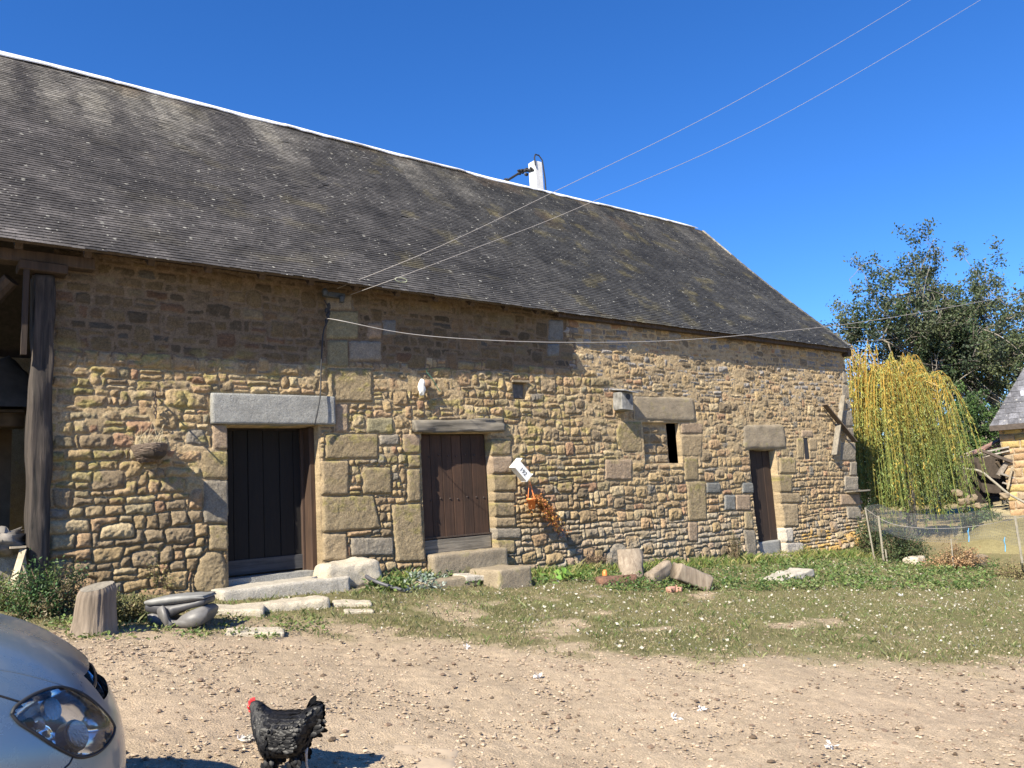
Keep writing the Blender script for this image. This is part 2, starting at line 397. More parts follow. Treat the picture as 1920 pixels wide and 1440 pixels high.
# --- rubble courses
PAL=[((.41,.305,.165),3.6),((.36,.265,.15),2.8),((.41,.285,.165),1.7),((.31,.24,.15),2.3),((.47,.375,.225),1.5),((.23,.18,.115),1.3),((.38,.24,.145),.8),((.235,.21,.165),.6)]
PW=np.array([w for _,w in PAL]);PW/=PW.sum()
def shade_z(x): return 3.26+.018*(x-2) if x<8.9 else 3.95
def fill(xa,xb,za,zb,hmin,hmax,wmin,wmax,seed,zone):
    random.seed(seed); z=za; rowi=0
    while z<zb:
        hc=random.uniform(hmin,hmax)
        if random.random()<.18: hc*=.62
        x=xa+random.uniform(-.12,.05); tiltrow=random.uniform(-.004,.004)
        zoff=lambda xx: z+ .050*float(vnoise2(xx/1.7,z/1.3,5+seed))+tiltrow*(xx-xa)
        while x<xb:
            w=random.uniform(wmin,wmax)*(.75+.5*random.random()); w=max(w,hc*.75)
            if random.random()<.10: w*=1.5
            if random.random()<.16: w=hc*random.uniform(.6,.95)
            zc=zoff(x+w/2); g=random.uniform(.002,.010) if zone!='flush' else random.uniform(.010,.022)
            cx=x+w/2
            lower=(hc-g)
            stk=1
            if hc>.12 and random.random()<.22 : stk=2
            zz=zc
            sp=random.uniform(.4,.6)
            for s_ in range(stk):
                h_=hc if stk==1 else hc*(sp if s_==0 else 1-sp)
                jx=lambda:random.uniform(-.17,.17)*min(w,.2); jz=lambda:random.uniform(-.17,.17)*h_
                q=np.array([(x+g/2+jx()*.5,zz+h_-g/2+jz()*.6),(x+w-g/2+jx()*.5,zz+h_-g/2+jz()*.6),(x+w-g/2+jx()*.6,zz+g/2+jz()*.5),(x+g/2+jx()*.6,zz+g/2+jz()*.5)])
                c=np.array(PAL[rng.choice(len(PAL),p=PW)][0])
                lich=0.
                zrel=zz+h_/2
                if zone in('left','mid') and 1.5<zrel<3.4:
                    lv=.55+.6*float(fbm(cx/.9,zrel/.5,77,3)) - (.35 if cx>9.5 else 0)-(.3 if zrel<1.7 else 0)
                    if random.random()<lv*.8: lich=random.uniform(.05,.6)
                    elif random.random()<.25: c=c*.5+np.array(GRN)*.5
                if zone=='flush':
                    c=c*.42; H_=random.uniform(.006,.018); ed=.02; rg=.5  # stone colour darkened to deepen the shade under the eave
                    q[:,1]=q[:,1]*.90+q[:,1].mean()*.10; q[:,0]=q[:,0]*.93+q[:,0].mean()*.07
                elif zone=='right':
                    if zrel>3.0 and random.random()<.35: c=np.array((.27,.25,.22))*random.uniform(.8,1.3)
                    elif zrel<.95 and cx<12.5: c=c*.55+np.array((.43,.38,.29))*.45
                    elif zrel<.55: c=c*.4+np.array((.48,.41,.30))*.6; 
                    if zrel<.42 and cx>14.5 and random.random()<.5: c=np.array((.52,.34,.12))
                    H_=random.uniform(.018,.044); ed=random.uniform(.010,.018); rg=1.1
                else:
                    H_=random.uniform(.020,.050); ed=random.uniform(.010,.022); rg=1.15
                    if cx>7.2 and zrel<1.05: c=c*.55+np.array((.42,.37,.28))*.45
                    if zrel<1.25 and cx<5: c=c*.86
                c=c*random.uniform(.82,1.16)
                put_stone(q,c,H_,k=random.uniform(60,190),edge=ed,rough=rg,lich=lich,joint=.010 if zone!='flush' else .018)
                zz+=h_
            x+=w
        z+=hc; rowi+=1
def strays(n,xa,xb,za,zb,seed,wr,hr,H0,H1,tone=1.):
    random.seed(seed)
    for _ in range(n):
        w=random.uniform(*wr);h=random.uniform(*hr);cx=random.uniform(xa,xb);cz=random.uniform(za,zb)
        i=min(max(int((cx-WX0)/RES),0),nx-1);j=min(max(int((cz-WZ0)/RES),0),nz-1)
        if OCC[j,i]<min(w,h)*.55: continue
        q=np.array([(cx+sx*w/2*random.uniform(.72,1.1),cz+sz*h/2*random.uniform(.75,1.1)) for sx,sz in((-1,1),(0,1.06),(1,1),(1,-1),(0,-1.04),(-1,-1))])
        c=np.array(PAL[rng.choice(len(PAL),p=PW)][0])*random.uniform(.85,1.12)*tone
        put_stone(q,c,random.uniform(H0,H1),k=random.uniform(50,130),edge=random.uniform(.012,.022),rough=1.25 if tone==1. else .6,lich=random.uniform(0,.35) if 1.5<cz<3.3 and cx<9.5 and random.random()<.4 else 0,joint=.010)
strays(260,1.4,16.8,.2,3.2,201,(.18,.38),(.15,.24),.026,.05)
strays(190,1.4,16.8,.0,3.3,202,(.08,.15),(.13,.22),.024,.046)
strays(60,8.9,16.8,3.2,4.3,203,(.16,.36),(.12,.20),.022,.04)
strays(70,1.4,8.5,3.35,4.3,204,(.18,.34),(.14,.22),.008,.018,.45)  # toned down like the flush stones, eave shade in the colour
fill(1.33,4.6,.1,3.28,.095,.175,.11,.30,101,'left')
fill(4.3,5.9,.2,3.30,.075,.14,.08,.20,102,'left')
fill(5.5,9.1,.0,3.40,.095,.175,.11,.30,103,'mid')
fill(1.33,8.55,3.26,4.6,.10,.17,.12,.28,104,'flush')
fill(8.95,12.9,-.3,3.3,.09,.175,.11,.32,105,'right')
fill(8.5,12.9,3.3,4.6,.06,.14,.10,.34,106,'right')
fill(12.6,17.0,-.5,4.6,.07,.13,.08,.25,107,'right')
# stones inside the walled-up window
random.seed(5)
WIN_IN=(WIN[0]+.06,WIN[1]-.26,WIN[2]+.0,WIN[3]-.07)
insidewin=(GX>WIN[0])&(GX<WIN[1])&(GZ>WIN[2])&(GZ<WIN[3])
OCCs=OCC.copy(); OCC[insidewin]=9.
z=WIN_IN[2]
for hc in (.16,.19,.17,.12):
    x=WIN_IN[0]
    while x<WIN_IN[1]-.05:
        w=min(random.uniform(.18,.34),WIN_IN[1]-x)
        if WIN_IN[1]-x-w<.08: w=WIN_IN[1]-x
        put_stone(np.array([(x+.005,z+hc-.006),(x+w-.006,z+hc-.006),(x+w-.006,z+.006),(x+.005,z+.006)]),np.array(PAL[rng.choice(5)][0])*random.uniform(.85,1.1),.05,k=60,edge=.016)
        x+=w
    z+=hc
OCC=np.minimum(OCC,OCCs)
# --- mortar
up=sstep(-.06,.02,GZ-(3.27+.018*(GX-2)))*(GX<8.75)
rightz=sstep(8.7,9.4,GX)
mlev=-.006+.004*up+.012*rightz*sstep(1.2,2.2,GZ)-.013*(1-rightz)*(1-up)*sstep(2.6,1.6,GZ)-.007*rightz*sstep(1.6,.9,GZ)
MH=mlev+.008*fbm(GX/.05,GZ/.05,31,4)+.006*fbm(GX/.3,GZ/.3,32,2)
pink=fbm(GX/.8,GZ/.4,33,3)
MC=np.empty(GX.shape+(3,))
MC[:]=(.47,.36,.21)
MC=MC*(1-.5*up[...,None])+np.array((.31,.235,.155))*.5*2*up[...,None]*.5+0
MC=np.where(up[...,None]>.5,np.array((.205,.155,.10)),MC)  # mortar darkened above the eave shadow line, shade put into its colour
lowg=(1-rightz)*(1-up)*sstep(1.9,1.2,GZ)
MC=MC*(1-.22*lowg[...,None])
MC*= (1+.12*fbm(GX/.06,GZ/.06,35,3)+.10*pink)[...,None]
smear=sstep(.15,.5,fbm(GX/.35,GZ/.22,36,4)+.15*(1-up)-.0)*(1-up)*sstep(1.3,2.2,GZ)*(1-rightz*.5)
smear=smear*(~insidewin)
MH=MH+smear*.022
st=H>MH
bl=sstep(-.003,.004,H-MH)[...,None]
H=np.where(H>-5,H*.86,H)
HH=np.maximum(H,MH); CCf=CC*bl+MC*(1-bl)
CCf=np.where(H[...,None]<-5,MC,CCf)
# stains: dark run below niche, orange lichen at foot, mossy green patches (own shape)
ol=sstep(.2,.5,fbm(GX/.16,GZ/.12,41,3))*sstep(.55,.35,GZ)*sstep(14.3,15,GX)*.8
CCf=CCf*(1-ol[...,None])+np.array((.55,.33,.09))*ol[...,None]
yl=sstep(.18,.48,fbm(GX/.22,GZ/.13,43,4))*sstep(1.6,2.2,GZ)*sstep(3.5,3.2,GZ)*sstep(10.5,8.5,GX)*.72
CCf=CCf*(1-yl[...,None])+np.array((.38,.32,.12))*yl[...,None]
pale=sstep(.1,.6,fbm(GX/.5,GZ/.3,47,3))*sstep(1.1,.6,GZ)*sstep(7.5,8.5,GX)*.45
CCf=CCf*(1-pale[...,None])+np.array((.46,.41,.32))*pale[...,None]
yp=((GX-5.0)/.42)**2+((GZ-3.32)/.25)**2
CCf=CCf*np.array((.87,.855,.86))*(1+.16*fbm(GX/.018,GZ/.018,63,2))[...,None]
# wall sweep and batter
SURF=-(HH)+.022*fbm(GX/1.6,GZ/1.4,51,2)-.05*sstep(.9,.0,GZ)*sstep(13.8,15.5,GX)-.03*sstep(1.2,.3,GZ)
SURF-= .06*sstep(.35,.05,GZ)*sstep(15.0,16,GX)*(1+.5*fbm(GX/.2,GZ/.15,61,2))
# holes
hole=np.zeros(GX.shape,bool); edge0=np.zeros(GX.shape,bool)
for x0,x1,z0,z1,dep in HOLES:
    ins=(GX>x0)&(GX<x1)&(GZ>z0)&(GZ<z1)
    SURF=np.where(ins,dep,SURF); hole|=ins
for r in (LINT,WLINT):
    ins=(GX>r[0]+.02)&(GX<r[1]-.02)&(GZ>r[2]+.02)&(GZ<r[3]-.02); SURF=np.where(ins,.02,SURF)
ins=(GX>WIN[0])&(GX<WIN[1])&(GZ>WIN[2])&(GZ<WIN[3]); SURF=np.where(ins,SURF+.085,SURF)
dk=ins&(GX>WIN[1]-.24); SURF=np.where(dk,.55,SURF)
V=np.stack([GX,SURF,GZ],-1).reshape(-1,3)
idx=np.arange(nx*nz).reshape(nz,nx)
Q=np.stack([idx[:-1,:-1],idx[:-1,1:],idx[1:,1:],idx[1:,:-1]],-1)
hq=hole[:-1,:-1]&hole[:-1,1:]&hole[1:,1:]&hole[1:,:-1]
nichem=(GX>NICHE[0])&(GX<NICHE[1])&(GZ>NICHE[2])&(GZ<NICHE[3]); hq&=~nichem[:-1,:-1]
Q=Q[~hq]
wall=link('wall',V,Q.reshape(-1,4),MAT_WALL,BARN,CCf.reshape(-1,3),True)
wall['label']='front wall of coursed tan rubble stone with yellow lichen'
# thickness behind the face: solid core, gable and rear walls
m=MB()
def core(x0,x1,z0,z1,y0=.36,y1=.75): m.box(((x0+x1)/2,(y0+y1)/2,(z0+z1)/2),(x1-x0,y1-y0,z1-z0))
zt=4.36
core(WX0+.002,D1[0],-.6,zt);core(D1[0],D1[1],D1[3],zt);core(D1[1],WX1,-.6,zt,.37,.74)
core(WX0+.004,WX0+.02,-.55,zt-.02,.0,.72)
m.build('wall_core',MAT_SAND,BARN,cols=False)
m=MB()
prof=[(.02,-.6),(7.2,-.6),(7.2,4.5),(3.6,8.05),(.02,4.5)]
for xx in (17.0,):
    V_=[(xx-.02,p[0],p[1]) for p in prof]+[(xx-.55,p[0],p[1]) for p in prof]
    m.add(V_,[(0,1,2,3,4),(9,8,7,6,5)]+[(i,(i+5),(i+1)%5+5,(i+1)%5) for i in range(5)])
m.box((6.5,7.35,2.0),(21.0,.3,5.0))
g=m.build('gable_wall',MAT_SAND,BARN,cols=False)
# ------------------------------------------------------------ roof
RY,RZ=3.6,8.30
def over(x): return np.interp(x,[-6,0,4,8.0],[.47,.46,.44,.36])
def roofpt(x,s,panel,lift=0.):
    """s 0 at the eave .. 1 at the ridge"""
    x=np.asarray(x,float);s=np.asarray(s,float)
    if panel==0: ey=-over(x);ez=4.29+0*x
    else: ey=-.20+0*x;ez=4.33-.0*x
    rz=RZ+.03*np.cos((x-2)*.45)-.0045*np.maximum(0,x-8)*1.2+.006*vnoise2(x*1.3,x*0,3)
    y=ey+(RY-ey)*s; z=ez+(rz-ez)*s
    z=z-.10*np.sin(np.pi*s)*(.75+.25*np.sin(x*.5))*.9+ -.0+.014*fbm(x/2.2,s*2.2,71,2)*np.sin(np.pi*np.clip(s,0.04,1))
    z=z+.05*np.exp(-s/.08)*0
    n=np.stack([0*z,-(.70)+0*z,.714+0*z],-1)
    return np.stack([x,y,z],-1)+n*np.asarray(lift)[...,None]
EXPO=.066; SLOPE=5.66; ROWS=int(SLOPE/EXPO)
SL=[]
def slates(xa,xb,panel,seed):
    rr=np.random.default_rng(seed)
    for j in range(ROWS+1):
        s0=j/ROWS*.995-.006
        x=xa-rr.uniform(0,.12)
        while x<xb:
            w=rr.uniform(.10,.15); x1=min(x+w,xb); x0=max(x,xa); x+=w
            if x1-x0<.02 or rr.random()<.0008: continue
            dz=rr.normal(0,.0008); sb=s0+rr.normal(0,.00022)+(rr.uniform(-.003,.002) if j==0 else 0)
            if rr.random()<.003 and j>0: sb-=.005
            SL.append((x0,x1,sb,rr.normal(0,.0001),dz,dz+rr.normal(0,.0003),rr.normal(1,.09),rr.random()))
def build_slates():
    T=np.array(SL);x0,x1,sb,tw,dz,dz2,v,rnd=T.T
    g=.0004;L=EXPO/SLOPE*2.15;st=np.minimum(sb+L,.999);z0=0*sb
    A=np.stack([np.stack([x0+g,sb+tw,.014+dz],-1),np.stack([x1-g,sb-tw,.014+dz2],-1),np.stack([x1-g,st,z0-.004],-1),np.stack([x0+g,st,z0-.004],-1)],1)
    xm=(x0+x1)/2;t=np.clip((xm-1.)/9,0,1)[:,None];v=v[:,None]
    base=np.array((.061,.055,.051))*(1-t)+np.array((.040,.039,.036))*t
    base=base*v*(1+.42*fbm(xm/1.1,sb*5.6,81,4)[:,None])
    topm=np.clip((sb-.58)/.3,0,1)*(1-np.clip((sb-.93)/.07,0,1)*.6)
    streak=(np.clip(fbm(xm/.55,sb*1.4,83,3)*1.9+.10,0,1)*topm*np.clip(1.3-xm/9,.25,1))[:,None]
    base=base*(1-.8*streak)+np.array((.26,.24,.20))*.8*streak*v
    rust=np.clip(fbm(xm/.7,sb*6,85,3)*1.5-.45+(sb-.75)*1.2,0,1)[:,None]
    base=base*(1-.5*rust)+np.array((.18,.12,.06))*.5*rust
    moss=np.clip(fbm(xm/.45,sb*5.6/.4,87,3)*2.4-.55,0,1)[:,None]*t
    base=base*(1-.5*moss)+np.array((.15,.125,.05))*.5*moss
    base=base*np.where(rnd<.01,.6,np.where(rnd>.99,1.45,1.))[:,None]
    return A,np.clip(base,.01,.6)
def mat_slate():
    b=NB('old_slate');c=b.attr()
    c=b.mix(1.,c,b.ramp(b.noise(38,5,.7),[(.28,.62),(.5,1.),(.72,1.5)]),'MULTIPLY')
    c=b.mix(1.,c,b.ramp(b.noise(2.2,6,.7),[(.32,.58),(.5,1.),(.68,1.6)]),'MULTIPLY')
    c=b.mix(1.,c,b.ramp(b.noise(11,4,.7),[(.32,.72),(.5,1.),(.68,1.35)]),'MULTIPLY')
    d=b.voro(4.3,b.map((1,1,1)));n=b.noise(20,4,.6)
    sp=b.math('ADD',d,b.math('MULTIPLY',n,.30))
    m1=b.ramp(sp,[(.215,1.),(.255,0.)])
    c=b.mix(m1,c,(.30,.29,.25))
    d2=b.voro(11.);sp2=b.math('ADD',d2,b.math('MULTIPLY',b.noise(30,4,.6),.30))
    gate=b.ramp(b.noise(1.1,3),[(.36,0.),(.50,1.)])
    m2=b.math('MULTIPLY',b.ramp(sp2,[(.23,1.),(.27,0.)]),gate)
    c=b.mix(m2,c,(.36,.35,.30))
    b.col(c);b.set(Roughness=.72);b.b.inputs['Specular IOR Level'].default_value=.35
    b.bump(b.noise(60,4,.6),.5,.004);return b.m
MAT_SLATE=mat_slate()
slates(-5.,8.03,0,5); n0=len(SL); slates(8.03,17.12,1,6)
A,cols=build_slates(); n=len(A)
X=A[...,0];S=A[...,1];Lf=A[...,2]
top=np.empty((n,4,3));bot=np.empty((n,4,3))
for pn,slc in ((0,slice(0,n0)),(1,slice(n0,n))):
    top[slc]=roofpt(X[slc],S[slc],pn,Lf[slc]);bot[slc]=roofpt(X[slc],S[slc],pn,Lf[slc]-.005)
V=np.concatenate([top,bot],1).reshape(-1,3)
b0=np.arange(n)[:,None]*8
Fq=np.concatenate([b0+np.array([[0,1,2,3]]),b0+np.array([[4,5,1,0]]),b0+np.array([[5,6,2,1]]),b0+np.array([[7,4,0,3]]),b0+np.array([[7,6,5,4]])])
roof=link('roof',V,Fq,MAT_SLATE,BARN,np.repeat(cols,8,0))
roof['label']='dark slate roof with pale lichen spots'
# roof boards below the slates (front and rear slopes)
MAT_BOARD=simple('roof_boards',(.07,.055,.045),.9,12,.3)
V=[];Fs=[]
def sheet(xs,ss,panel,lift):
    b=len(V)
    for x in xs:
        for s_ in ss: V.append(roofpt(np.array(x),np.array(s_),panel,np.array(lift)))
    n2=len(ss)
    for i in range(len(xs)-1):
        for k in range(n2-1): Fs.append((b+i*n2+k,b+(i+1)*n2+k,b+(i+1)*n2+k+1,b+i*n2+k+1))
ss=np.linspace(.006,.992,24)
for pn,xa,xb in ((0,-5,8.02),(1,8.04,17.08)):
    xs=np.linspace(xa,xb,40); sheet(xs,ss,pn,-.022); sheet(xs,ss,pn,-.055)
# eave edge strip and verge edge strip
def strip(P,Q_):
    b=len(V)
    for p,q in zip(P,Q_): V.append(p);V.append(q)
    for i in range(len(P)-1): Fs.append((b+2*i,b+2*i+2,b+2*i+3,b+2*i+1))
for pn,xa,xb in ((0,-5,8.02),(1,8.04,17.08)):
    xs=np.linspace(xa,xb,40)
    strip([roofpt(x,.006,pn,-.022) for x in xs],[roofpt(x,.006,pn,-.055) for x in xs])
    for xe in (xa,xb): strip([roofpt(xe,s_,pn,-.022) for s_ in ss],[roofpt(xe,s_,pn,-.055) for s_ in ss])
# rear slope
b=len(V)
V+= [(-5,RY+.02,8.24),(17.08,RY+.02,8.24),(17.08,7.7,4.2),(-5,7.7,4.2)];Fs.append((b,b+1,b+2,b+3))
link('roof_boards',V,Fs,MAT_BOARD,BARN)
m=MB()
# wall plate board under the right-hand eave, rafter tails under the left-hand eave
m.bar((8.3,-.105,4.33),(17.03,-.105,4.31),.10,.13)
m.bar((17.03,-.16,4.24),(17.03,.3,4.26),.14,.16)
for x in np.arange(-4.6,8,.62):
    a=roofpt(x,.012,0,-.10);b2=roofpt(x,.16,0,-.10); mm_=MB();mm_.bar(a,b2,.07,.085);mm_.build('rafter_tail',MAT_DARKWOOD,BARN)
m.build('eave_timber',MAT_DARKWOOD,BARN)
# verge lichen strip (raised barge tiles of the right end)
m=MB()
for k in range(26):
    s0=.02+k*.0375
    a=roofpt(17.10,s0,1,.012);b2=roofpt(17.10,min(s0+.042,.99),1,.020); m.bar(a,b2,.07,.018,col=tuple(np.array((.09,.088,.08))*random.uniform(.7,1.5) if k<20 else np.array((.26,.24,.19))))
m.build('verge_slate',MAT_SLATE,BARN)
# ridge flashing: white sheet metal, slightly buckled, in overlapping lengths
MAT_RIDGE=simple('white_ridge_metal',(.80,.80,.79),.45,6,.08,.1,.003)
V=[];Fs=[]
xs=np.linspace(-5,16.86,330);seg=[-5,2.62,5.4,9.3,13.2,17]
for i,x in enumerate(xs):
    k=np.searchsorted(seg,x); lo=.014*(k%2); wob=.011*float(vnoise2(x*2.1,0.,91))+.008*float(vnoise2(x*7,1.,92))
    wdt=float(np.interp(x,[-5,0,3,8,14,17],[.14,.13,.12,.09,.075,.06]))*.85
    top_=roofpt(x,1.,0 if x<8 else 1,.03+lo)
    c0=np.array([x,RY,top_[2]+.022]); 
    f1=roofpt(x,1-wdt/SLOPE,0 if x<8 else 1,.040+lo+max(wob,-.012)); f2=f1+np.array([0,.006,-.006-.012])
    bk=np.array([x,RY+wdt*.7,c0[2]-wdt*.7])
    V+=[f2,f1,c0,bk,bk-np.array([0,0,.008]),c0-np.array([0,0,.010])]
for i in range(len(xs)-1):
    for k in range(6): Fs.append((i*6+k,(i+1)*6+k,(i+1)*6+(k+1)%6,i*6+(k+1)%6))
link('ridge_flashing',V,Fs,MAT_RIDGE,BARN)['label']='white sheet metal strip along the roof ridge'
# ------------------------------------------------------------ ground sheet
def axis(lo,hi,fa,fb,fine,grow=1.12):
    a=list(np.arange(fa,fb,fine));s=fine;x=fa
    L=[]
    while x>lo: s*=grow;x-=s;L.append(x)
    s=fine;x=a[-1];Rr=[]
    while x<hi: s*=grow;x+=s;Rr.append(x)
    return np.array(L[::-1]+a+Rr)
ax=axis(-300,400,-.3,9.5,.028);ay=axis(-300,500,-8.6,.3,.028)
AX,AY=np.meshgrid(ax,ay)
def grassmask(x,y):
    """0 bare dirt .. 1 grass. boundary follows the photograph's worn edge"""
    n=fbm(x/.8,y/.8,101,4)*.55+fbm(x/.22,y/.22,102,3)*.25
    # worn edge from near the wall at left to well out into the yard at right
    yb=np.interp(x,[0,1.47,2.9,3.3,4.0,4.8,6.2,7.4,8.2,12,20],[-1.8,-1.85,-1.9,-2.4,-3.1,-4.1,-4.9,-5.7,-6.1,-7.6,-10])
    g=sstep(-.45,.45,(y-yb)*.8+n*.85)
    bare=sstep(.05,.35,fbm(x/.7,y/.45,104,4)-.25*sstep(5,8,x))*sstep(-.9,-2.5,y)*(x<9)
    return g*(1-.8*bare)
GM=grassmask(AX,AY)
clod=np.abs(fbm(AX/.09,AY/.09,111,4));pit=fbm(AX/.35,AY/.35,112,3)
AZ=ground_z(AX,AY)+ (1-GM)*(.020*(clod-.3)+.016*pit)+GM*.012*fbm(AX/.15,AY/.15,113,3)
# track ruts
cr=fbm(AX/.5,AY/.5,115,3)
base=np.empty(AX.shape+(3,));base[:]=(.405,.315,.215)
base*= (1+.18*fbm(AX/.6,AY/.6,116,4)+.10*fbm(AX/.12,AY/.12,117,3))[...,None]
pk=sstep(.0,.6,fbm(AX/1.6,AY/1.1,118,3))[...,None]
base=base*(1-.25*pk)+np.array((.40,.30,.215))*.25*pk
gr=np.empty(AX.shape+(3,));gr[:]=(.175,.155,.075)
gr*= (1+.30*fbm(AX/.35,AY/.35,119,4))[...,None]
yg=sstep(-.1,.5,fbm(AX/.9,AY/.7,120,3))[...,None];gr=gr*(1-.45*yg)+np.array((.10,.12,.035))*.45*yg
soil=sstep(.15,.6,fbm(AX/.5,AY/.4,121,4))[...,None];gr=gr*(1-.45*soil)+np.array((.24,.18,.11))*.45*soil
far=sstep(17.2,21,AX+AY*.0)[...,None]*sstep(-12,-2,AY)[...,None]
gc=base*(1-GM[...,None])+gr*GM[...,None]
gc=gc*(1-far*.7)+np.array((.33,.25,.14))*far*.7
def mat_ground():
    b=NB('yard_earth');c=b.attr()
    c=b.mix(1.,c,b.ramp(b.noise(95,5,.75),[(.25,.55),(.5,1.),(.75,1.45)]),'MULTIPLY')
    c=b.mix(1.,c,b.ramp(b.noise(14,4,.6),[(.3,.85),(.7,1.15)]),'MULTIPLY')
    b.col(c);b.set(Roughness=.97);b.b.inputs['Specular IOR Level'].default_value=.15
    p=b.bump(b.noise(60,5,.75),1.,.014);b.bump(b.voro(75),.6,.006,p);return b.m
MAT_GROUND=mat_ground()
ny_,nx_=AX.shape;idx=np.arange(nx_*ny_).reshape(ny_,nx_)
Q=np.stack([idx[:-1,:-1],idx[:-1,1:],idx[1:,1:],idx[1:,:-1]],-1).reshape(-1,4)
gnd=link('ground',np.stack([AX,AY,AZ],-1).reshape(-1,3),Q,MAT_GROUND,None,gc.reshape(-1,3),True,origin=(0,0,0))
tag(gnd,'bare dusty earth yard turning to thin grass toward the barn','ground',kind='structure')
def catm(P,n=12):
    P=np.asarray(P,float);Q=np.vstack([2*P[0]-P[1],P,2*P[-1]-P[-2]]);out=[]
    for i in range(1,len(Q)-2):
        for k in range(n):
            t=k/n;a,b,c,d=Q[i-1],Q[i],Q[i+1],Q[i+2]
            out.append(.5*((2*b)+(-a+c)*t+(2*a-5*b+4*c-d)*t*t+(-a+3*b-3*c+d)*t**3))
    out.append(Q[-2]);return np.array(out)
catm_=catm
# ------------------------------------------------------------ lintels, sills, doors
def stone(name,c,size,mat,parent=None,rot=0.,seed=1,bev=.25,amp=.012,n=(22,12,12),fr=5.,tilt=None,label=None,cat=None,group=None,smooth=True):
    V,Fs=stone_mesh(c,size,rot,seed,bev,amp,n,fr,tilt)
    o=link(name,V,Fs,mat,parent,None,smooth)
    return tag(o,label,cat,group)
def mid(r): return (r[0]+r[1])/2,(r[2]+r[3])/2
cx,cz=mid(LINT)
stone('lintel',(cx,.13,cz),(LINT[1]-LINT[0],.40,LINT[3]-LINT[2]),MAT_GRANITE,BARN,seed=2,bev=.07,amp=.006,n=(50,14,14))['label']='grey granite lintel over the widest door'
cx,cz=mid(WBEAM)
def beam(name,a,b,w,h,mat,parent,seed,amp=.03,knot=.0,taper=(1,1),n=40,k=18,origin=None,cols=False):
    """rough hewn beam along a->b with rippled outline"""
    a=np.array(a,float);b=np.array(b,float);x=b-a;L=np.linalg.norm(x);x/=L
    up=np.array([0,0,1.]) if abs(x[2])<.9 else np.array([0,1.,0]);y=np.cross(up,x);y/=np.linalg.norm(y);z=np.cross(x,y)
    V=[];Fs=[]
    for i in range(n+1):
        t=i/n;tp=taper[0]*(1-t)+taper[1]*t
        for j in range(k):
            an=2*math.pi*j/k;ca,sa=math.cos(an),math.sin(an)
            q=.42;cy=math.copysign(abs(ca)**q,ca);sy=math.copysign(abs(sa)**q,sa)
            f=1+amp/min(w,h)*2*float(fbm(t*L*2.2+seed*5,an*1.1+seed,seed,3))+amp/min(w,h)*.7*float(vnoise2(t*L*.9,j*2.7,seed+3))
            off=.35*amp*float(vnoise2(t*L*1.4,seed*1.7,seed+9))
            V.append(a+x*(t*L)+y*(cy*w/2*f*tp)+z*(sy*h/2*f*tp+off*2))
    for i in range(n):
        for j in range(k): Fs.append((i*k+j,i*k+(j+1)%k,(i+1)*k+(j+1)%k,(i+1)*k+j))
    Fs+=[tuple(range(k-1,-1,-1)),tuple(n*k+j for j in range(k))]
    return link(name,V,Fs,mat,parent,np.ones((len(V),3))*1.0 if cols else None,True,origin)
beam('lintel',(WBEAM[0]-.01,.04,cz+.0),(WBEAM[1]+.01,.04,cz+.01),.26,.17,MAT_GREYWOODX,BARN,3,.042)['label']='twisted grey oak beam over the middle door'
cx,cz=mid(WLINT)
stone('lintel',(cx,.125,cz),(WLINT[1]-WLINT[0]+.05,.32,WLINT[3]-WLINT[2]+.02),MAT_SAND,BARN,seed=4,bev=.45,amp=.010,n=(30,12,16))['label']='broad tan lintel of the walled-up window'
cx,cz=mid(DLINT)
stone('lintel',(cx,.125,cz-.01),(DLINT[1]-DLINT[0],.34,DLINT[3]-DLINT[2]+.05),MAT_SAND,BARN,seed=8,bev=.55,amp=.02,n=(26,12,18),fr=3)['label']='hump-backed tan lintel over the narrow right-hand door'
cx,cz=mid(SILL2)
stone('door_sill',(cx,.02,cz),(SILL2[1]-SILL2[0],.36,SILL2[3]-SILL2[2]),MAT_SAND,BARN,seed=5,bev=.2,amp=.012,n=(34,10,10))
DW=(.9,.85,.85)
def plank_door(x0,x1,z0,z1,y,nb,seed,dark=(.9,.85,.85),nails=(),tilt=0.,board=None,mat=MAT_DARKWOOD):
    rs=random.Random(seed);x=x0;w=(x1-x0)/nb
    m=MB()
    for i in range(nb):
        ww=w*rs.uniform(.85,1.15) if i<nb-1 else x1-x
        cf=rs.uniform(.75,1.25);c=tuple(v*cf for v in dark)
        zt=z1-rs.uniform(0,.01);zb=z0+rs.uniform(0,.012)
        m.box((x+ww/2,y+rs.uniform(-.004,.004),(zb+zt)/2),(ww-.006,.035,zt-zb),col=c,bev=.004); x+=ww
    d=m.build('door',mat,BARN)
    if nails:
        for (nx_,nz_) in nails:
            m=MB();m.blob((nx_,y-.022,nz_),(.013,.010,.013),amp=0,nu=8,nv=5,col=(.9,.9,.95));m.build('nail_head',MAT_IRON,d)
    return d
MAT_IRON=simple('rusty_iron',(.06,.045,.04),.7,60,.4,.4,.003,metal=.3)
# middle door: nailed planks with a grey bottom board
nl=[]
for r_,zz in enumerate((2.12,1.52)):
    for k in range(7): nl.append((D2[0]+.18+.15*k+.01*((k*7)%3),zz+.012*((k*5)%3-1)))
d2=plank_door(D2[0]+.02,D2[1]-.02,.95,2.42,.135,6,11,(.9,.66,.52),nl)
d2['label']='brown plank door studded with round nail heads'
m=MB();m.box(((D2[0]+D2[1])/2+.005,.115,.88),(1.13,.05,.19),bev=.006);m.build('bottom_board',MAT_GREYWOODX,d2,cols=False)
m=MB();m.box((6.345,.1,.905+.095),(1.15,.03,.02));m.build('batten',MAT_DARKWOOD,d2)
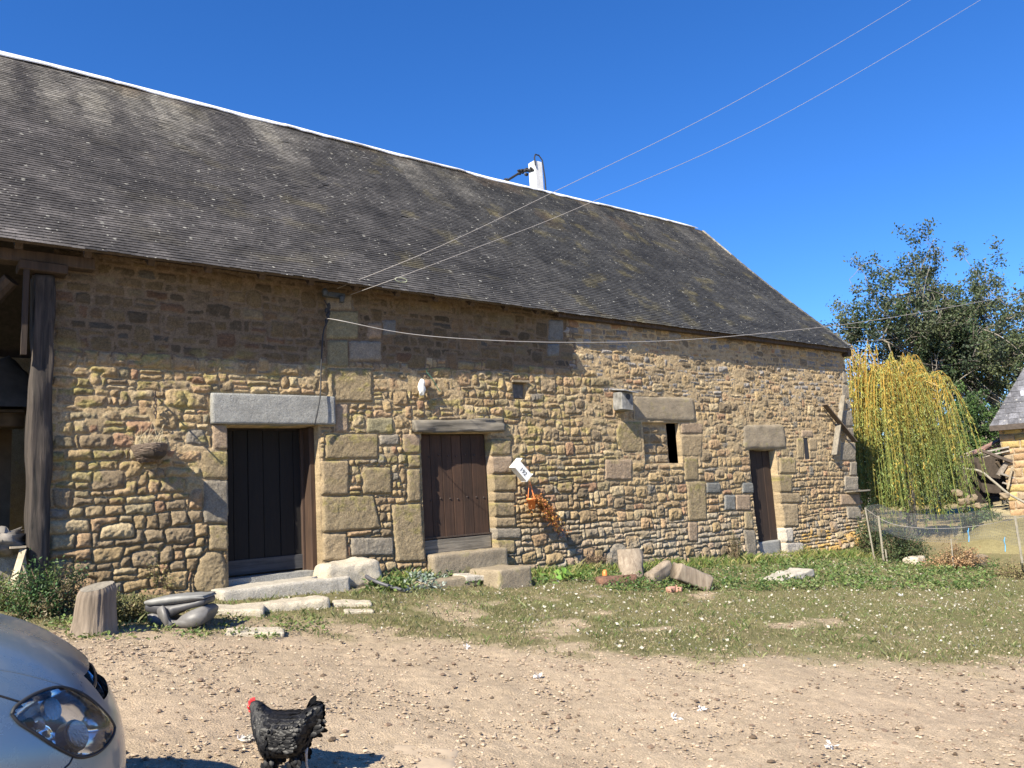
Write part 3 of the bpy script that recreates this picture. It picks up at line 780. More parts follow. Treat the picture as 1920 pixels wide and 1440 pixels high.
# wide left door: planks set far back, grey bottom board, frame on the right reveal
d1=plank_door(D1[0]+.0,D1[1]-.02,.80,2.50,.37,6,12,(.07,.065,.065)); d1['label']='very dark plank door set deep in the wide doorway'  # planks and bottom board near black, doorway shade put into their colour
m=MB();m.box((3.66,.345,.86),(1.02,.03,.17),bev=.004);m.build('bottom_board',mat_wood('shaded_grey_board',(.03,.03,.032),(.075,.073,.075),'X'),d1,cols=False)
m=MB();m.box((D1[1]-.035,.235,1.62),(.075,.20,1.78),col=(.95,.75,.6),bev=.01);m.box((D1[1]-.06,.335,1.62),(.10,.05,1.78),col=(1.0,.85,.8),bev=.006)
m.build('door_frame',MAT_DARKWOOD,d1)
m=MB();m.box((3.7,.25,.70),(1.3,.3,.1));m.build('threshold',MAT_GRANITE,d1,cols=False)
# narrow right door
d3=plank_door(D3[0]+.01,D3[1]-.01,.34,2.12,.155,4,13,(.6,.48,.42)); d3['label']='narrow plank door above a pale stone threshold board'
stone('threshold',(13.55,.12,.14),(.80,.10,.40),MAT_GRANITE,d3,seed=6,bev=.15,amp=.006,n=(12,6,10))
# dark sheets closing the openings; slit and window ones stand in for shade
m=MB();m.box(((D1[0]+D1[1])/2,.43,1.6),(1.3,.02,2.2));m.build('door_backing',MAT_BOARD,BARN,cols=False)
m=MB();m.box(((SLIT[0]+SLIT[1])/2,-.002,(SLIT[2]+SLIT[3])/2),(.3,.01,.5))
m.build('slit_shade_sheet',MAT_BLACK,BARN,cols=False)
m=MB();m.box((WIN[1]-.06,.10,(WIN[2]+WIN[3])/2),(.30,.02,WIN[3]-WIN[2]+.1));m.build('window_shade_sheet',MAT_BLACK,BARN,cols=False)
m=MB();m.box(((NICHE[0]+NICHE[1])/2,.075,(NICHE[2]+NICHE[3])/2-.01),(NICHE[1]-NICHE[0]-.05,.02,NICHE[3]-NICHE[2]-.06),np.array(Matrix.Rotation(.12,3,'X')),bev=.003)
m.build('vent_slate',MAT_SLATE,BARN,cols=False) if False else m.build('vent_panel',simple('grey_slab',(.10,.10,.10),.8,20,.4),BARN,cols=False)
m=MB();m.box((WIN[1]-.06,.10,(WIN[2]+WIN[3])/2),(.30,.02,WIN[3]-WIN[2]+.1));m.build('window_shade_sheet',MAT_BLACK,BARN,cols=False)
m=MB();m.box(((NICHE[0]+NICHE[1])/2,.02,NICHE[3]-.005),(NICHE[1]-NICHE[0]+.06,.12,.03));m.build('vent_lintel',MAT_SAND,BARN,cols=False)
# corner post of the open bay, tie plate and brackets
pt=at_y(84,500,-.10);pb=at_y(70,1098,-.10)
post=beam('corner_post',(pb[0],.02,.45),(pt[0],.02,4.05),.20,.26,MAT_BEAM,BARN,7,.030,n=90,k=24,taper=(1.05,.95))
post['label']='dark hewn oak post with a sunlit lower half at the open bay'
m=MB();m.bar((pt[0]-.24,-.08,4.12),(pt[0]+.20,-.08,4.11),.26,.10,col=(.7,.65,.6),bev=.01);m.bar((pt[0]-.17,-.17,4.1),(pb[0]-.17,-.13,3.2),.05,.06,(.6,.55,.5));m.build('post_bracket',MAT_DARKWOOD,BARN)
m=MB();m.bar((-5,-.06,4.22),(1.7,-.06,4.22),.2,.13,bev=.01);m.build('wall_plate',MAT_DARKWOOD,BARN)
m=MB()
m.tube(catm_([(-1.3,1.85,2.86),(-.4,1.2,3.08),(.5,.6,3.5),(.98,.2,4.05)]),.085,10);m.build('curved_brace',MAT_DARKWOOD,BARN)
# inside the open bay
m=MB();m.box((-1.9,2.9,1.35),(6.4,.2,2.9));m.build('bay_partition',simple('brown_clay_plaster',(.12,.085,.055),.95,7,.25,.4,.01),BARN,cols=False)
m=MB();m.box((-5.05,3.5,1.6),(.25,7.2,4.6));m.build('end_wall',MAT_SAND,BARN,cols=False)
beam('floor_beam',(-4.5,1.9,2.70),(1.32,1.9,2.78),.22,.22,simple('ochre_log',(.10,.065,.035),.9,10,.3),BARN,15,.03)
m=MB();m.box((-1.7,2.3,2.86),(6.0,1.2,.03));m.build('loft_floor',MAT_BOARD,BARN,cols=False)
# things stored on the loft: a rumpled dark tarpaulin
V=[];Fs=[];n1,n2=26,18
c0=at_y(28,765,1.9)
for i in range(n1):
    for j in range(n2):
        u=i/(n1-1)*2-1;v=j/(n2-1)*2-1
        hgt=max(0,.62*(1-abs(u)**2.2)*(1-abs(v)**2.5))*(1+.35*float(fbm(u*2.2,v*2.2,131,3)))
        V.append((c0[0]-.35+u*.75,1.95+v*.45,2.885+hgt+.05*float(fbm(u*6,v*6,133,2)*(hgt>0.02))))
for i in range(n1-1):
    for j in range(n2-1): Fs.append((i*n2+j,(i+1)*n2+j,(i+1)*n2+j+1,i*n2+j+1))
t=link('tarpaulin',V,Fs,simple('dark_tarpaulin',(.07,.065,.06),.6,8,.3),None,None,True)
tag(t,'rumpled dark grey tarpaulin heaped on the loft of the open bay','tarpaulin')
# ------------------------------------------------------------ things on the wall
MAT_WIRE=simple('pale_cable',(.30,.28,.26),.6,20,.1,0)

MAT_DARKGREY=simple('dark_grey_plastic',(.05,.055,.055),.6,20,.2,.2,.002)
t=thing('cable_bracket',tuple(at_y(626,556,-.08)),'dark cable bracket with two insulators fixed under the eaves','bracket')
p=at_y(626,553,-.14)
m=MB();m.bar(at_y(606,551,-.12),at_y(646,556,-.12),.06,.07,bev=.008);m.bar(at_y(612,556,-.12),at_y(612,556,.06),.03,.03);m.bar(at_y(641,558,-.12),at_y(641,558,.06),.03,.03);m.build('arm',MAT_DARKGREY,t,cols=False)
for px,py in ((609,548),(641,560)):
    c=at_y(px,py,-.19);m=MB();m.tube([c-[0,0,.05],c-[0,0,.02],c+[0,0,.01],c+[0,0,.05]],[.035,.03,.042,.02],12);m.build('insulator',MAT_DARKGREY,t,smooth=True,cols=False)
def cable(name,knots,r,mat,label,n=14,group=None):
    P=np.array([at_y(k[0],k[1],k[2][1]) if isinstance(k[2],tuple) else at_d(*k) for k in knots]);Q=catm(P,n)
    m=MB();m.tube(Q,r,6);o=m.build(name,mat,None,smooth=True,cols=False);return tag(o,label,'cable',group)
cable('overhead_wire',[(632,541,('y',-.18)),(820,464,10.4),(1028,365,11.6),(1380,190,14),(1707,0,17),(2000,-190,20)],.0038,MAT_WIRE,'upper thin wire rising from the bracket across the roof into the sky')
cable('overhead_wire',[(656,553,('y',-.18)),(745,521,9.9),(900,462,10.6),(1095,385,12),(1450,225,14.5),(1838,0,18),(2100,-170,21)],.0038,MAT_WIRE,'lower thin wire rising from the bracket, with a loop of tape near the eaves')
c=at_d(752,525,9.95);m=MB();m.tube([c+np.array([.085*math.cos(a),.0,.028*math.sin(a)]) @ np.eye(3) for a in np.linspace(0,6.3,16)],.006,5)
o=m.build('wire_loop',simple('pale_green_tape',(.35,.38,.25),.7,20,.1,0),None,smooth=True,cols=False);tag(o,'small pale loop of tape on the lower overhead wire','tape loop')
cable('slack_cable',[(612,598,('y',-.05)),(632,600,9.5),(760,625,9.7),(900,637,10.1),(1060,642,10.8),(1250,639,12.),(1420,626,13.4),(1600,606,15.5),(1760,580,18),(1925,549,21),(2150,505,24)],.0055,MAT_WIRE,'thick slack cable sagging across the barn front toward the trees')
cable('drop_cable',[(608,562,('y',-.10)),(616,580,('y',-.09)),(613,604,('y',-.10)),(606,625,('y',-.09)),(602,690,('y',-.10)),(601,735,('y',-.12)),(596,768,('y',-.14)),(590,796,('y',-.12))],.009,MAT_BLACK,'black cable hanging down the wall from the bracket to the granite lintel')
m=MB()
for k in range(7):
    c=at_y(615+random.uniform(-3,3),572+k*5,-.09);m.blob(c,(.022,.02,.03),seed=k,amp=.4,nu=8,nv=6)
tag(m.build('cable_joint',MAT_BLACK,None,cols=False),'knotty black taped joint on the cable below the bracket','cable joint')
# chain and hook
t=thing('hook_chain',tuple(at_y(291,745,-.05)),'rusty chain hanging from an iron hook left of the granite lintel','chain')
m=MB();a=at_y(291,741,.03);b=at_y(291,741,-.34);m.tube([a,b,b+[0,0,.04]],.009,6);m.build('hook',MAT_IRON,t,cols=False)
for k in range(6):
    c=at_y(291+ (k%2),748+k*6.5,-.07);m=MB();ang=math.pi/2*(k%2)
    m.tube([c+np.array([.016*math.cos(a)*math.cos(ang),.016*math.cos(a)*math.sin(ang),.026*math.sin(a)]) for a in np.linspace(0,6.283,11)],.0055,5,cap=False);m.build('chain_link',MAT_IRON,t,smooth=True,cols=False)
# wicker nest
c=at_y(285,850,-.16);t=thing('wicker_nest',tuple(c),'dark half-round wicker nest sticking out of the wall left of the wide doorway','nest')
m=MB();rs=random.Random(3)
for j in range(15):
    tt=j/14;z=c[2]+.085-.17*tt;rad=.17*math.cos(tt*1.25)**.6
    for q in range(2):
        P=[(c[0]+rad*math.cos(a)*1.0+rs.uniform(-.004,.004),.02-(.42*math.cos(tt*1.2)**.7)*math.sin(a),z+rs.uniform(-.006,.006)) for a in np.linspace(0,math.pi,18)]
        m.tube(P,.0075,5,col=tuple(np.array((1,.9,.8))*rs.uniform(.6,1.4)))
m.build('basket',simple('wicker',(.14,.105,.08),.9,40,.3,.3,.003,attr=False),t,cols=True)
m=MB();m.blob((c[0],-.14,c[2]-.0),(.14,.23,.075),seed=4,amp=.1);m.build('lining',simple('dark_straw',(.05,.038,.028),.95,20,.3),t,cols=False)
m=MB()
for k in range(70):
    a=np.array([c[0]+rs.uniform(-.15,.15),-.05+rs.uniform(-.08,.03),c[2]+.08]);b=a+np.array([rs.uniform(-.12,.12),rs.uniform(-.05,.02),rs.uniform(.05,.30)*rs.random()**.5]);mm=(a+b)/2+np.array([rs.uniform(-.03,.03),0,rs.uniform(0,.04)])
    m.tube([a,mm,b],.0018,3)
m.build('straw_wisps',simple('dry_straw',(.50,.42,.27),.9,20,.2,0),t,cols=False)
# little nest box
MAT_ZINC=simple('dull_zinc',(.42,.43,.44),.5,25,.2,.2,.002,metal=.4)
b0=at_y(1168,752,-.12);t=thing('nest_box',tuple(b0),'small grey metal nest box with a tilted bright lid left of the walled-up window','nest box')
m=MB();m.box((b0[0],-.115,b0[2]-.01),(.27,.22,.30),np.array(Matrix.Rotation(.06,3,'Y')),bev=.01);m.build('body',simple('streaked_grey_metal',(.20,.195,.18),.7,9,.6,.3,.003),t,cols=False)
m=MB();m.box((b0[0]+.01,-.15,b0[2]+.165),(.34,.34,.012),np.array(Matrix.Rotation(.16,3,'X')@Matrix.Rotation(.10,3,'Y')));m.build('lid',MAT_ZINC,t,cols=False)
m=MB();m.tube([(b0[0]+.02,-.226,b0[2]+.06),(b0[0]+.02,-.232,b0[2]+.06)],.05,16);m.build('entrance_hole',MAT_BLACK,t,cols=False)
# ornament
c=at_y(797,722,-.08);t=thing('wall_ornament',tuple(c),'small brown ball ornament with a white flap and green cord on the mossy wall','ornament')
m=MB();m.blob(c+[.03,0,.02],(.06,.06,.06),seed=2,amp=.12);m.build('ball',simple('brown_fur_ball',(.22,.14,.09),.95,40,.4,.6,.01),t,smooth=True,cols=False)
m=MB();m.blob(c+[-.07,-.02,-.05],(.06,.03,.10),seed=3,amp=.35);m.blob(c+[-.05,-.01,.03],(.045,.03,.05),seed=6,amp=.3);m.build('white_flap',simple('white_cloth',(.75,.73,.66),.9,30,.1),t,smooth=True,cols=False)
m=MB();m.tube(catm([at_y(803,690,-.06),at_y(800,697,-.05),at_y(812,712,-.12),at_y(822,730,-.14),at_y(826,733,-.16)],5),.004,5);m.build('cord',simple('green_cord',(.03,.13,.08),.7,20,.1,0),t,cols=False)
# white trough planter, tilted, and what hangs from it
MAT_WHITE=simple('white_enamel',(.80,.80,.78),.35,12,.06,.1,.002)
A_=at_y(960,876,-.22); 
ax_=at_y(983,903,-.22)-A_; ax_/=np.linalg.norm(ax_)          # long axis runs down to the right
op=np.array([.50,-.10,.86]);op-=ax_*(op@ax_);op/=np.linalg.norm(op)   # open side
tr_=np.cross(ax_,op);tr_/=np.linalg.norm(tr_)
if tr_[1]>0: tr_=-tr_
L_,Wd,Hh_=.30,.15,.13
t=thing('white_planter',tuple(A_),'small white trough planter hung askew on the wall, marked 192','planter')
Rm=np.array([ax_,tr_,op]).T
O=A_+ax_*(L_/2)+op*.0
m=MB()
m.box(O,(L_,Wd,.006),Rm,bev=.002)
m.box(O+tr_*(Wd/2-.003)+op*Hh_/2,(L_,.006,Hh_),Rm,bev=.002);m.box(O-tr_*(Wd/2-.003)+op*Hh_/2,(L_,.006,Hh_),Rm,bev=.002)
m.box(O+ax_*(L_/2-.003)+op*(Hh_/2+.01),(.006,Wd,Hh_+.03),Rm,bev=.002);m.box(O-ax_*(L_/2-.003)+op*(Hh_/2+.025),(.006,Wd,Hh_+.06),Rm,bev=.002)
m.build('trough',MAT_WHITE,t,cols=False)
m=MB();m.box(O+op*.05,(L_-.02,Wd-.02,.05),Rm);m.build('soil',MAT_BOARD,t,cols=False)
cu=bpy.data.curves.new('number','FONT');cu.body='192';cu.size=.085;cu.extrude=.001;cu.align_x='CENTER';cu.align_y='CENTER'
to=bpy.data.objects.new('number',cu);COL.objects.link(to)
dg=bpy.context.evaluated_depsgraph_get();me=bpy.data.meshes.new_from_object(to.evaluated_get(dg));bpy.data.objects.remove(to)
cc_=O+tr_*(Wd/2+.0015)+op*.055
V=[cc_+ax_*v.co.x*1.1+op*v.co.y+tr_*v.co.z for v in me.vertices];Fs=[tuple(p.vertices) for p in me.polygons]
o=link('number',V,Fs,MAT_BLACK,t)
m=MB()
for k in range(26):
    a=O+ax_*rs.uniform(-.12,.12)+op*.06;b=a+op*rs.uniform(.05,.17)+ax_*rs.uniform(-.12,.12)+np.array([0,.05,0]);m.tube([a,(a+b)/2+op*.03,b],.004,4)
m.build('dry_stems',simple('dead_stems',(.09,.065,.04),.95,20,.3,0),t,cols=False)
# orange pot
pc=at_y(997,945,-.20);t=thing('orange_flowerpot',tuple(pc),'orange plastic flowerpot hanging by its strings under the white planter','flowerpot')
m=MB();n=20;V=[];Fs=[]
prof=[(.045,-.075),(.062,.055),(.072,.055),(.074,.085),(.066,.085),(.058,.05)]
for r,z in prof:
    for k in range(n): V.append(pc+np.array([r*math.cos(2*math.pi*k/n),r*math.sin(2*math.pi*k/n),z]))
for i in range(len(prof)-1):
    for k in range(n): Fs.append((i*n+k,i*n+(k+1)%n,(i+1)*n+(k+1)%n,(i+1)*n+k))
Fs.append(tuple(range(n-1,-1,-1)));Fs.append(tuple(5*n+k for k in range(n)))
MAT_ORANGE=simple('orange_plastic',(.85,.24,.06),.45,12,.08,0)
link('pot',V,Fs,MAT_ORANGE,t,None,True)
m=MB();tp=at_y(993,902,-.20)
for dx,dy in((-.065,0),(.065,0),(0,-.06)): m.tube([pc+[dx,dy,.08],tp+[dx*.1,0,0]],.005,5)
m.build('hanger',MAT_ORANGE,t,cols=False)
def leafmesh(P,size,cols,up=None,asp=.45,droop=None,rs_=None):
    """many small pointed leaves as diamonds folded along the rib; P (n,3)"""
    g=np.random.default_rng(3) if rs_ is None else rs_
    P=np.asarray(P,float);n=len(P);s=np.asarray(size,float)*np.ones(n)
    a=g.normal(size=(n,3)) if droop is None else np.asarray(droop)+g.normal(size=(n,3))*.35
    a/=np.linalg.norm(a,axis=1)[:,None]
    r=g.normal(size=(n,3));b=np.cross(a,r);b/=np.linalg.norm(b,axis=1)[:,None];c=np.cross(a,b)
    s=s[:,None]
    v0=P;v1=P+a*s*.5+b*s*asp*.5+c*s*.08;v2=P+a*s;v3=P+a*s*.5-b*s*asp*.5+c*s*.08
    V=np.stack([v0,v1,v2,v3],1).reshape(-1,3);i=np.arange(n)[:,None]*4
    Fq=np.concatenate([i+np.array([[0,1,2]]),i+np.array([[0,2,3]])]) 
    return V,Fq,np.repeat(cols,4,0)
def leaf_mat(name,rough=.5,trans=.25):
    b=NB(name);c=b.attr();b.col(c);b.set(Roughness=rough);b.b.inputs['Specular IOR Level'].default_value=.35
    tl=b.n.new('ShaderNodeBsdfTranslucent');b.l.new(c,tl.inputs[0]);mx=b.n.new('ShaderNodeMixShader');mx.inputs[0].default_value=trans
    b.l.new(b.b.outputs[0],mx.inputs[1]);b.l.new(tl.outputs[0],mx.inputs[2]);b.l.new(mx.outputs[0],b.out.inputs[0]);return b.m
MAT_LEAF=leaf_mat('leaf');MAT_DRYLEAF=leaf_mat('dry_leaf',.8,.3)
def rcol(base,n,g,v=.25,h=.12):
    b=np.array(base)*(1+g.normal(0,v,(n,1)))*(1+g.normal(0,h,(n,3)));return np.clip(b,.005,.9)
g=np.random.default_rng(21);m=MB();LP=[]
for k in range(34):
    st_=pc+np.array([g.uniform(-.05,.07),g.uniform(-.04,.04),.08]);L=g.uniform(.25,1.0)
    e=pc+np.array([.03+L*.62+g.uniform(-.06,.06),g.uniform(-.10,.10),.07-L*.62+g.uniform(-.05,.05)])
    mdl=(st_+e)/2+np.array([.03,-.03,.08]);Q=catm([st_,mdl,e],7);m.tube(Q,.0028,3)
    for q in Q[2:]:
        for _ in range(5): LP.append(q+g.normal(0,.018,3))
for k in range(110): LP.append(pc+np.array([g.normal(0,.08),g.normal(0,.05),g.normal(-.02,.09)]))
t=thing('dead_trailing_plant',tuple(pc+[.05,0,.1]),'dead orange-brown plant trailing out of the orange pot along the wall','plant')
m.build('stem',simple('dead_stem',(.20,.11,.05),.9,20,.2,0),t,cols=False)
LP=np.array(LP);V,Fq,c_=leafmesh(LP,g.uniform(.018,.045,len(LP)),rcol((.46,.22,.07),len(LP),g,.35,.15));link('leaves',V,Fq,MAT_DRYLEAF,t,c_)
# crossed boards at the right corner and the ledge
m=MB();m.bar(at_y(1580,742,-.06),at_y(1564,853,-.10),.12,.03,bev=.004);tag(m.build('leaning_board',MAT_GREYWOOD,None,cols=False),'upright board of the crossed pair nailed near the right-hand corner','board','crossed boards')
m=MB();m.bar(at_y(1546,758,-.12),at_y(1603,828,-.13),.12,.03,bev=.004);tag(m.build('leaning_board',simple('brown_board',(.12,.09,.065),.85,14,.3),None,cols=False),'darker slanting board of the crossed pair near the right-hand corner','board','crossed boards')
m=MB();m.box((16.78,-.10,at_y(1594,922,-.1)[2]),(.62,.24,.03),bev=.004);tag(m.build('wall_ledge',MAT_GREYWOODX,None,cols=False),'thin board ledge sticking out of the right-hand corner stones','ledge')
# concrete utility pole behind the roof
pb_=at_d(1011,420,19.0);t=thing('utility_pole',(pb_[0],pb_[1],-.3),'pale square concrete pole rising behind the roof ridge','pole')
MAT_CONC=simple('pale_concrete',(.62,.62,.60),.85,10,.12,.3,.004)
top_=at_d(1007,298,19.0)
m=MB();m.bar((pb_[0],pb_[1],-.3),(pb_[0],pb_[1],top_[2]),.25,.25,up=(1,0,0),bev=.02);m.build('shaft',MAT_CONC,t,cols=False)
m=MB();x,y,z=pb_[0],pb_[1],top_[2]
m.tube([(x-.13,y-.15,z-.15),(x-.13,y-.14,z+.05),(x-.06,y-.1,z+.16),(x+.05,y-.1,z+.16),(x+.13,y-.12,z+.05),(x+.15,y-.15,z-.4),(x+.16,y-.16,z-1.6)],.018,6);m.build('cable_hoop',MAT_BLACK,t,cols=False)
P=[np.array([x-.12,y-.1,z-.28])]+[at_d(955-(1-k/4)*5-k*0+ (4-k)*0,0,1)*0 for k in range(0)]
P=catm([(x-.12,y-.1,z-.25),tuple(at_d(980,322,19.3)),tuple(at_d(955,336,19.6)),tuple(at_d(900,372,20.5))],8)
m=MB();m.tube(P,.028,6)
for k in range(22):
    q=P[rng.integers(2,len(P)-3)];m.blob(q+rng.normal(0,.03,3),(.06,.04,.035),seed=k,amp=.4,nu=6,nv=4)
tag(m.build('cable_bundle',MAT_BLACK,None,cols=False),'knotted black cable bundle running from the concrete pole behind the ridge','cable')
# ------------------------------------------------------------ things in front of the wall
def gz(x,y): return float(ground_z(x,y))
def slope_tilt(rot,gx=-.063,gy=.10):
    return (-math.sin(rot)*gx+math.cos(rot)*gy, -(math.cos(rot)*gx+math.sin(rot)*gy))
def gpt(px,py): 
    p=gp(px,py); return p
MAT_STEP=mat_granite('worn_doorstep_stone',(.46,.42,.35),(.3,.26,.2))
stone('doorstep',(3.66,-.10,.56),(1.50,.72,.25),MAT_STEP,None,seed=21,bev=.18,amp=.012,n=(40,20,8),tilt=(0,.0),label='long worn stone doorstep lying across the wide doorway',cat='doorstep')
c=(at_z(465,1126,.56)+at_z(604,1122,.56))/2
stone('step_block',(3.30,-1.05,.47),(.98,.36,.20),MAT_PALE,None,rot=-.16,seed=22,bev=.5,amp=.018,n=(34,16,10),label='pale rounded block lying in front of the long doorstep',cat='stone block')
p=gpt(640,1100);stone('footing_boulder',(4.52,-.16,.68),(.74,.46,.34),MAT_PALE,None,seed=23,bev=.5,amp=.04,n=(24,16,14),fr=3,label='rounded tan boulder at the foot of the wall right of the wide doorway',cat='boulder')
p=gpt(655,1112);stone('footing_stone',(4.62,-.34,.45),(.5,.3,.16),MAT_SAND,None,seed=24,bev=.4,amp=.02,n=(14,10,6),label='low brown stone half buried under the rounded tan boulder',cat='stone')
for i,(px,py,w,d,h,lab) in enumerate([(478,1188,.50,.22,.05,'flat pale stone set in the ground nearest the folded seat'),(447,1150,.50,.30,.10,'flat pale slab wedged between the folded seat and the doorstep'),(660,1135,.42,.2,.07,'small flat tan stone right of the pale rounded block'),(672,1148,.30,.15,.04,'small flat stone lying just below the tan boulder')]):
    p=gpt(px,py);stone('flat_stone',(p[0],p[1],p[2]+h*.15),(w,d,h),MAT_PALE,None,rot=-.4,seed=30+i,bev=.6,amp=.015,n=(20,14,6),tilt=slope_tilt(-.4),label=lab,cat='stone')
# bench of slabs by the middle door
p=gpt(848,1103);stone('kerb_stone',(p[0]+.05,p[1]+.22,p[2]+.04),(.85,.30,.14),MAT_SAND,None,rot=-.05,seed=36,bev=.3,amp=.012,n=(24,10,6),label='long low brown kerb stone in the grass below the middle door',cat='kerb stone')
p=gpt(912,1101);stone('slab',(p[0]+.06,p[1]+.30,p[2]+.11),(.50,.40,.08),MAT_STEP,None,rot=-.15,seed=37,bev=.3,amp=.014,n=(16,12,5),tilt=(.03,.06),label='thin pale slab between the brown kerb stone and the square block',cat='slab')
p=gpt(962,1104);stone('square_block',(p[0]+.08,p[1]+.36,p[2]+.10),(.56,.62,.30),MAT_SAND,None,rot=.05,seed=38,bev=.15,amp=.012,n=(18,18,8),label='square tan stone block with a mossy top right of the middle door',cat='stone block')
# tree stump
p=gpt(172,1186);n=110;V=[];Fs=[];lv=22
R0,R1,Ht=.165,.142,.36
for j in range(lv+1):
    t=j/lv;
    for k in range(n):
        a=2*math.pi*k/n
        r=(R0*(1-t)**1.0+R1*t)*(1+.05*math.sin(3*a+1)+.05*float(vnoise2(math.cos(a)*2+5,math.sin(a)*2+t*.6,141)))+.03*(1-t)**4
        r-=.011*max(0,float(vnoise2(a*15,t*.7,143))-.15)**.6+.004*float(vnoise2(a*26,t*3,145))
        zt=Ht+.03*math.cos(a-.6)
        if t>.9: r-=.018*(t-.9)/.1
        V.append((p[0]+r*math.cos(a)+.03*t,p[1]+r*math.sin(a),p[2]-.05+t*(zt+.05)))
for j in range(lv):
    for k in range(n): Fs.append((j*n+k,j*n+(k+1)%n,(j+1)*n+(k+1)%n,(j+1)*n+k))
t=thing('tree_stump',(p[0],p[1],p[2]),'sawn grey tree stump standing on end near the open bay','stump')
link('log',V,Fs,mat_wood('bare_stump_wood',(.11,.085,.06),(.27,.215,.16),bump=.9,sc=.7),t,None,True)
b=[V[lv*n+k] for k in range(n)];link('cut_top',[tuple(np.array(q)+[0,0,.001]) for q in b]+[tuple(np.mean(b,0)+[0,0,.004])],[(k,(k+1)%n,n) for k in range(n)],MAT_GREYWOOD,t)
# folded car seat: silhouette-based cushions
P0=gpt(350,1178)+np.array([0,.12,0]);hx=np.array([CR[0],CR[1],0]);hx/=np.linalg.norm(hx);hy=np.array([-hx[1],hx[0],0]);
MAT_SEAT=simple('worn_grey_vinyl',(.125,.12,.115),.5,30,.12,.25,.003);MAT_SEATD=simple('dark_seat_shell',(.06,.06,.065),.5,25,.15,.2,.002);MAT_SEATL=simple('dusty_seat_panel',(.20,.20,.19),.55,18,.12,.15,.002)
t=thing('folded_car_seat',tuple(P0),'grey folded car seat dumped on the ground right of the tree stump','car seat')
def cushion(name,prof,d0,d1,mat,puff=.03,seed=1,n=30,tp=.0):
    """closed outline prof in (u,z) metres, extruded in depth d0..d1 with rounded edges"""
    Q=catm(np.array(prof+[prof[0]]),6)[:-1];k=len(Q);c=Q.mean(0);V=[];Fs=[];m_=9
    for i in range(m_+1):
        s=i/m_;e=(1-(2*s-1)**6)**.5 if 0<s<1 else .72
        sc=.93+.07*e
        for q in Q:
            r=c+(q-c)*(1-(1-sc)*min(1,puff*8/np.linalg.norm(q-c)))
            wr=.004*float(vnoise2(q[0]*30+seed,s*6,seed))
            V.append(P0+hx*(r[0]+wr)+hy*(d0+(d1-d0)*s)+np.array([0,0,r[1]+wr+tp*s]))
    for i in range(m_):
        for j in range(k): Fs.append((i*k+j,i*k+(j+1)%k,(i+1)*k+(j+1)%k,(i+1)*k+j))
    Fs+=[tuple(range(k-1,-1,-1)),tuple(m_*k+j for j in range(k))]
    return link(name,V,Fs,mat,t,None,True)
u=lambda x,y:((x-960)/1920*.64+.0,(1075-y)/1920*.64*1.02)   # zoom pixels of the seat (12x) to metres
u=lambda x,y:((x-960)*.00038,(1085-y)*.00036)
cushion('seat_base',[u(*q) for q in [(290,690),(420,680),(600,760),(800,840),(950,880),(1100,760),(1300,660),(1550,580),(1680,640),(1700,740),(1600,940),(1450,1040),(1100,1070),(720,1060),(560,1000),(360,920),(300,800)]],-.14,.12,MAT_SEAT,seed=3)
cushion('backrest',[u(*q) for q in [(230,440),(530,500),(760,510),(1200,450),(1560,400),(1600,520),(1500,580),(1200,640),(980,700),(790,790),(600,700),(300,640),(235,560)]],-.13,.13,MAT_SEATD,seed=4)
cushion('back_panel',[u(*q) for q in [(225,420),(300,470),(520,490),(900,478),(1550,410),(1570,350),(1520,318),(900,296),(400,340),(240,370)]],-.14,.16,MAT_SEATL,puff=.01,seed=5)
cushion('side_hinge',[u(*q) for q in [(560,560),(650,500),(730,560),(770,680),(820,850),(900,960),(760,1040),(680,900),(600,760),(545,640)]],-.17,-.12,MAT_SEAT,seed=6)
# hose from the doorstep
P=catm([at_y(586,1086,-.18),gp(655,1097)+[0,0,.20],gp(705,1108)+[0,0,.11],gp(762,1112)+[0,0,.02]],8)
m=MB();m.tube(P,.022,10);tag(m.build('plastic_pipe',simple('dark_pipe',(.07,.07,.08),.5,15,.2,0),None,smooth=True,cols=False),'dark plastic pipe sloping from the doorstep into the grass','pipe')
# split logs by the right part of the wall
MAT_LOG=mat_wood('weathered_log',(.16,.12,.085),(.33,.27,.20),'Z',bump=.9,attr=False);MAT_ROT=simple('rotten_red_wood',(.16,.085,.055),.95,16,.4,.9,.02)
def logp(name,a,b,w,h,mat,seed,label,cat='log'):
    o=beam(name,a,b,w,h,mat,None,seed,.03,n=22,k=16);return tag(o,label,cat,'split logs in the grass')
q=gpt(1225,1088);logp('split_log',q+[-.15,.25,.0],q+[.02,.45,.40],.34,.16,MAT_LOG,51,'thick slab of split log leaning back against the wall foot')
q=gpt(1250,1100);logp('split_log',q+[-.05,.25,.10],q+[.42,.30,.22],.15,.18,MAT_LOG,52,'short dark log end lying between the two split logs')
q=gpt(1300,1106);logp('split_log',q+[-.22,.12,.26],q+[.22,-.06,.05],.24,.22,MAT_LOG,53,'pale split log lying nearest, its end sloping down to the right')
q=gpt(1180,1100);logp('rotten_log',q+[-.34,.22,.06],q+[.30,.20,.07],.16,.14,MAT_ROT,54,'crumbling reddish rotten log left of the split logs')
q=gpt(1492,1092);t2=stone('stone_slab',(q[0]+.1,q[1]+.22,q[2]+.06),(1.0,.42,.11),MAT_STEP,None,rot=.06,seed=55,bev=.3,amp=.03,n=(30,14,6),tilt=(0,-.05),label='long pale stone slab lying in the weeds before the narrow door',cat='slab')
q=gpt(1450,1052);stone('flat_stone',(q[0]+.1,q[1]+.1,q[2]+.03),(.75,.4,.12),MAT_SAND,None,seed=56,bev=.5,amp=.02,n=(16,10,6),label='brown flat stone at the foot of the narrow door',cat='stone')
q=gpt(1158,1080)
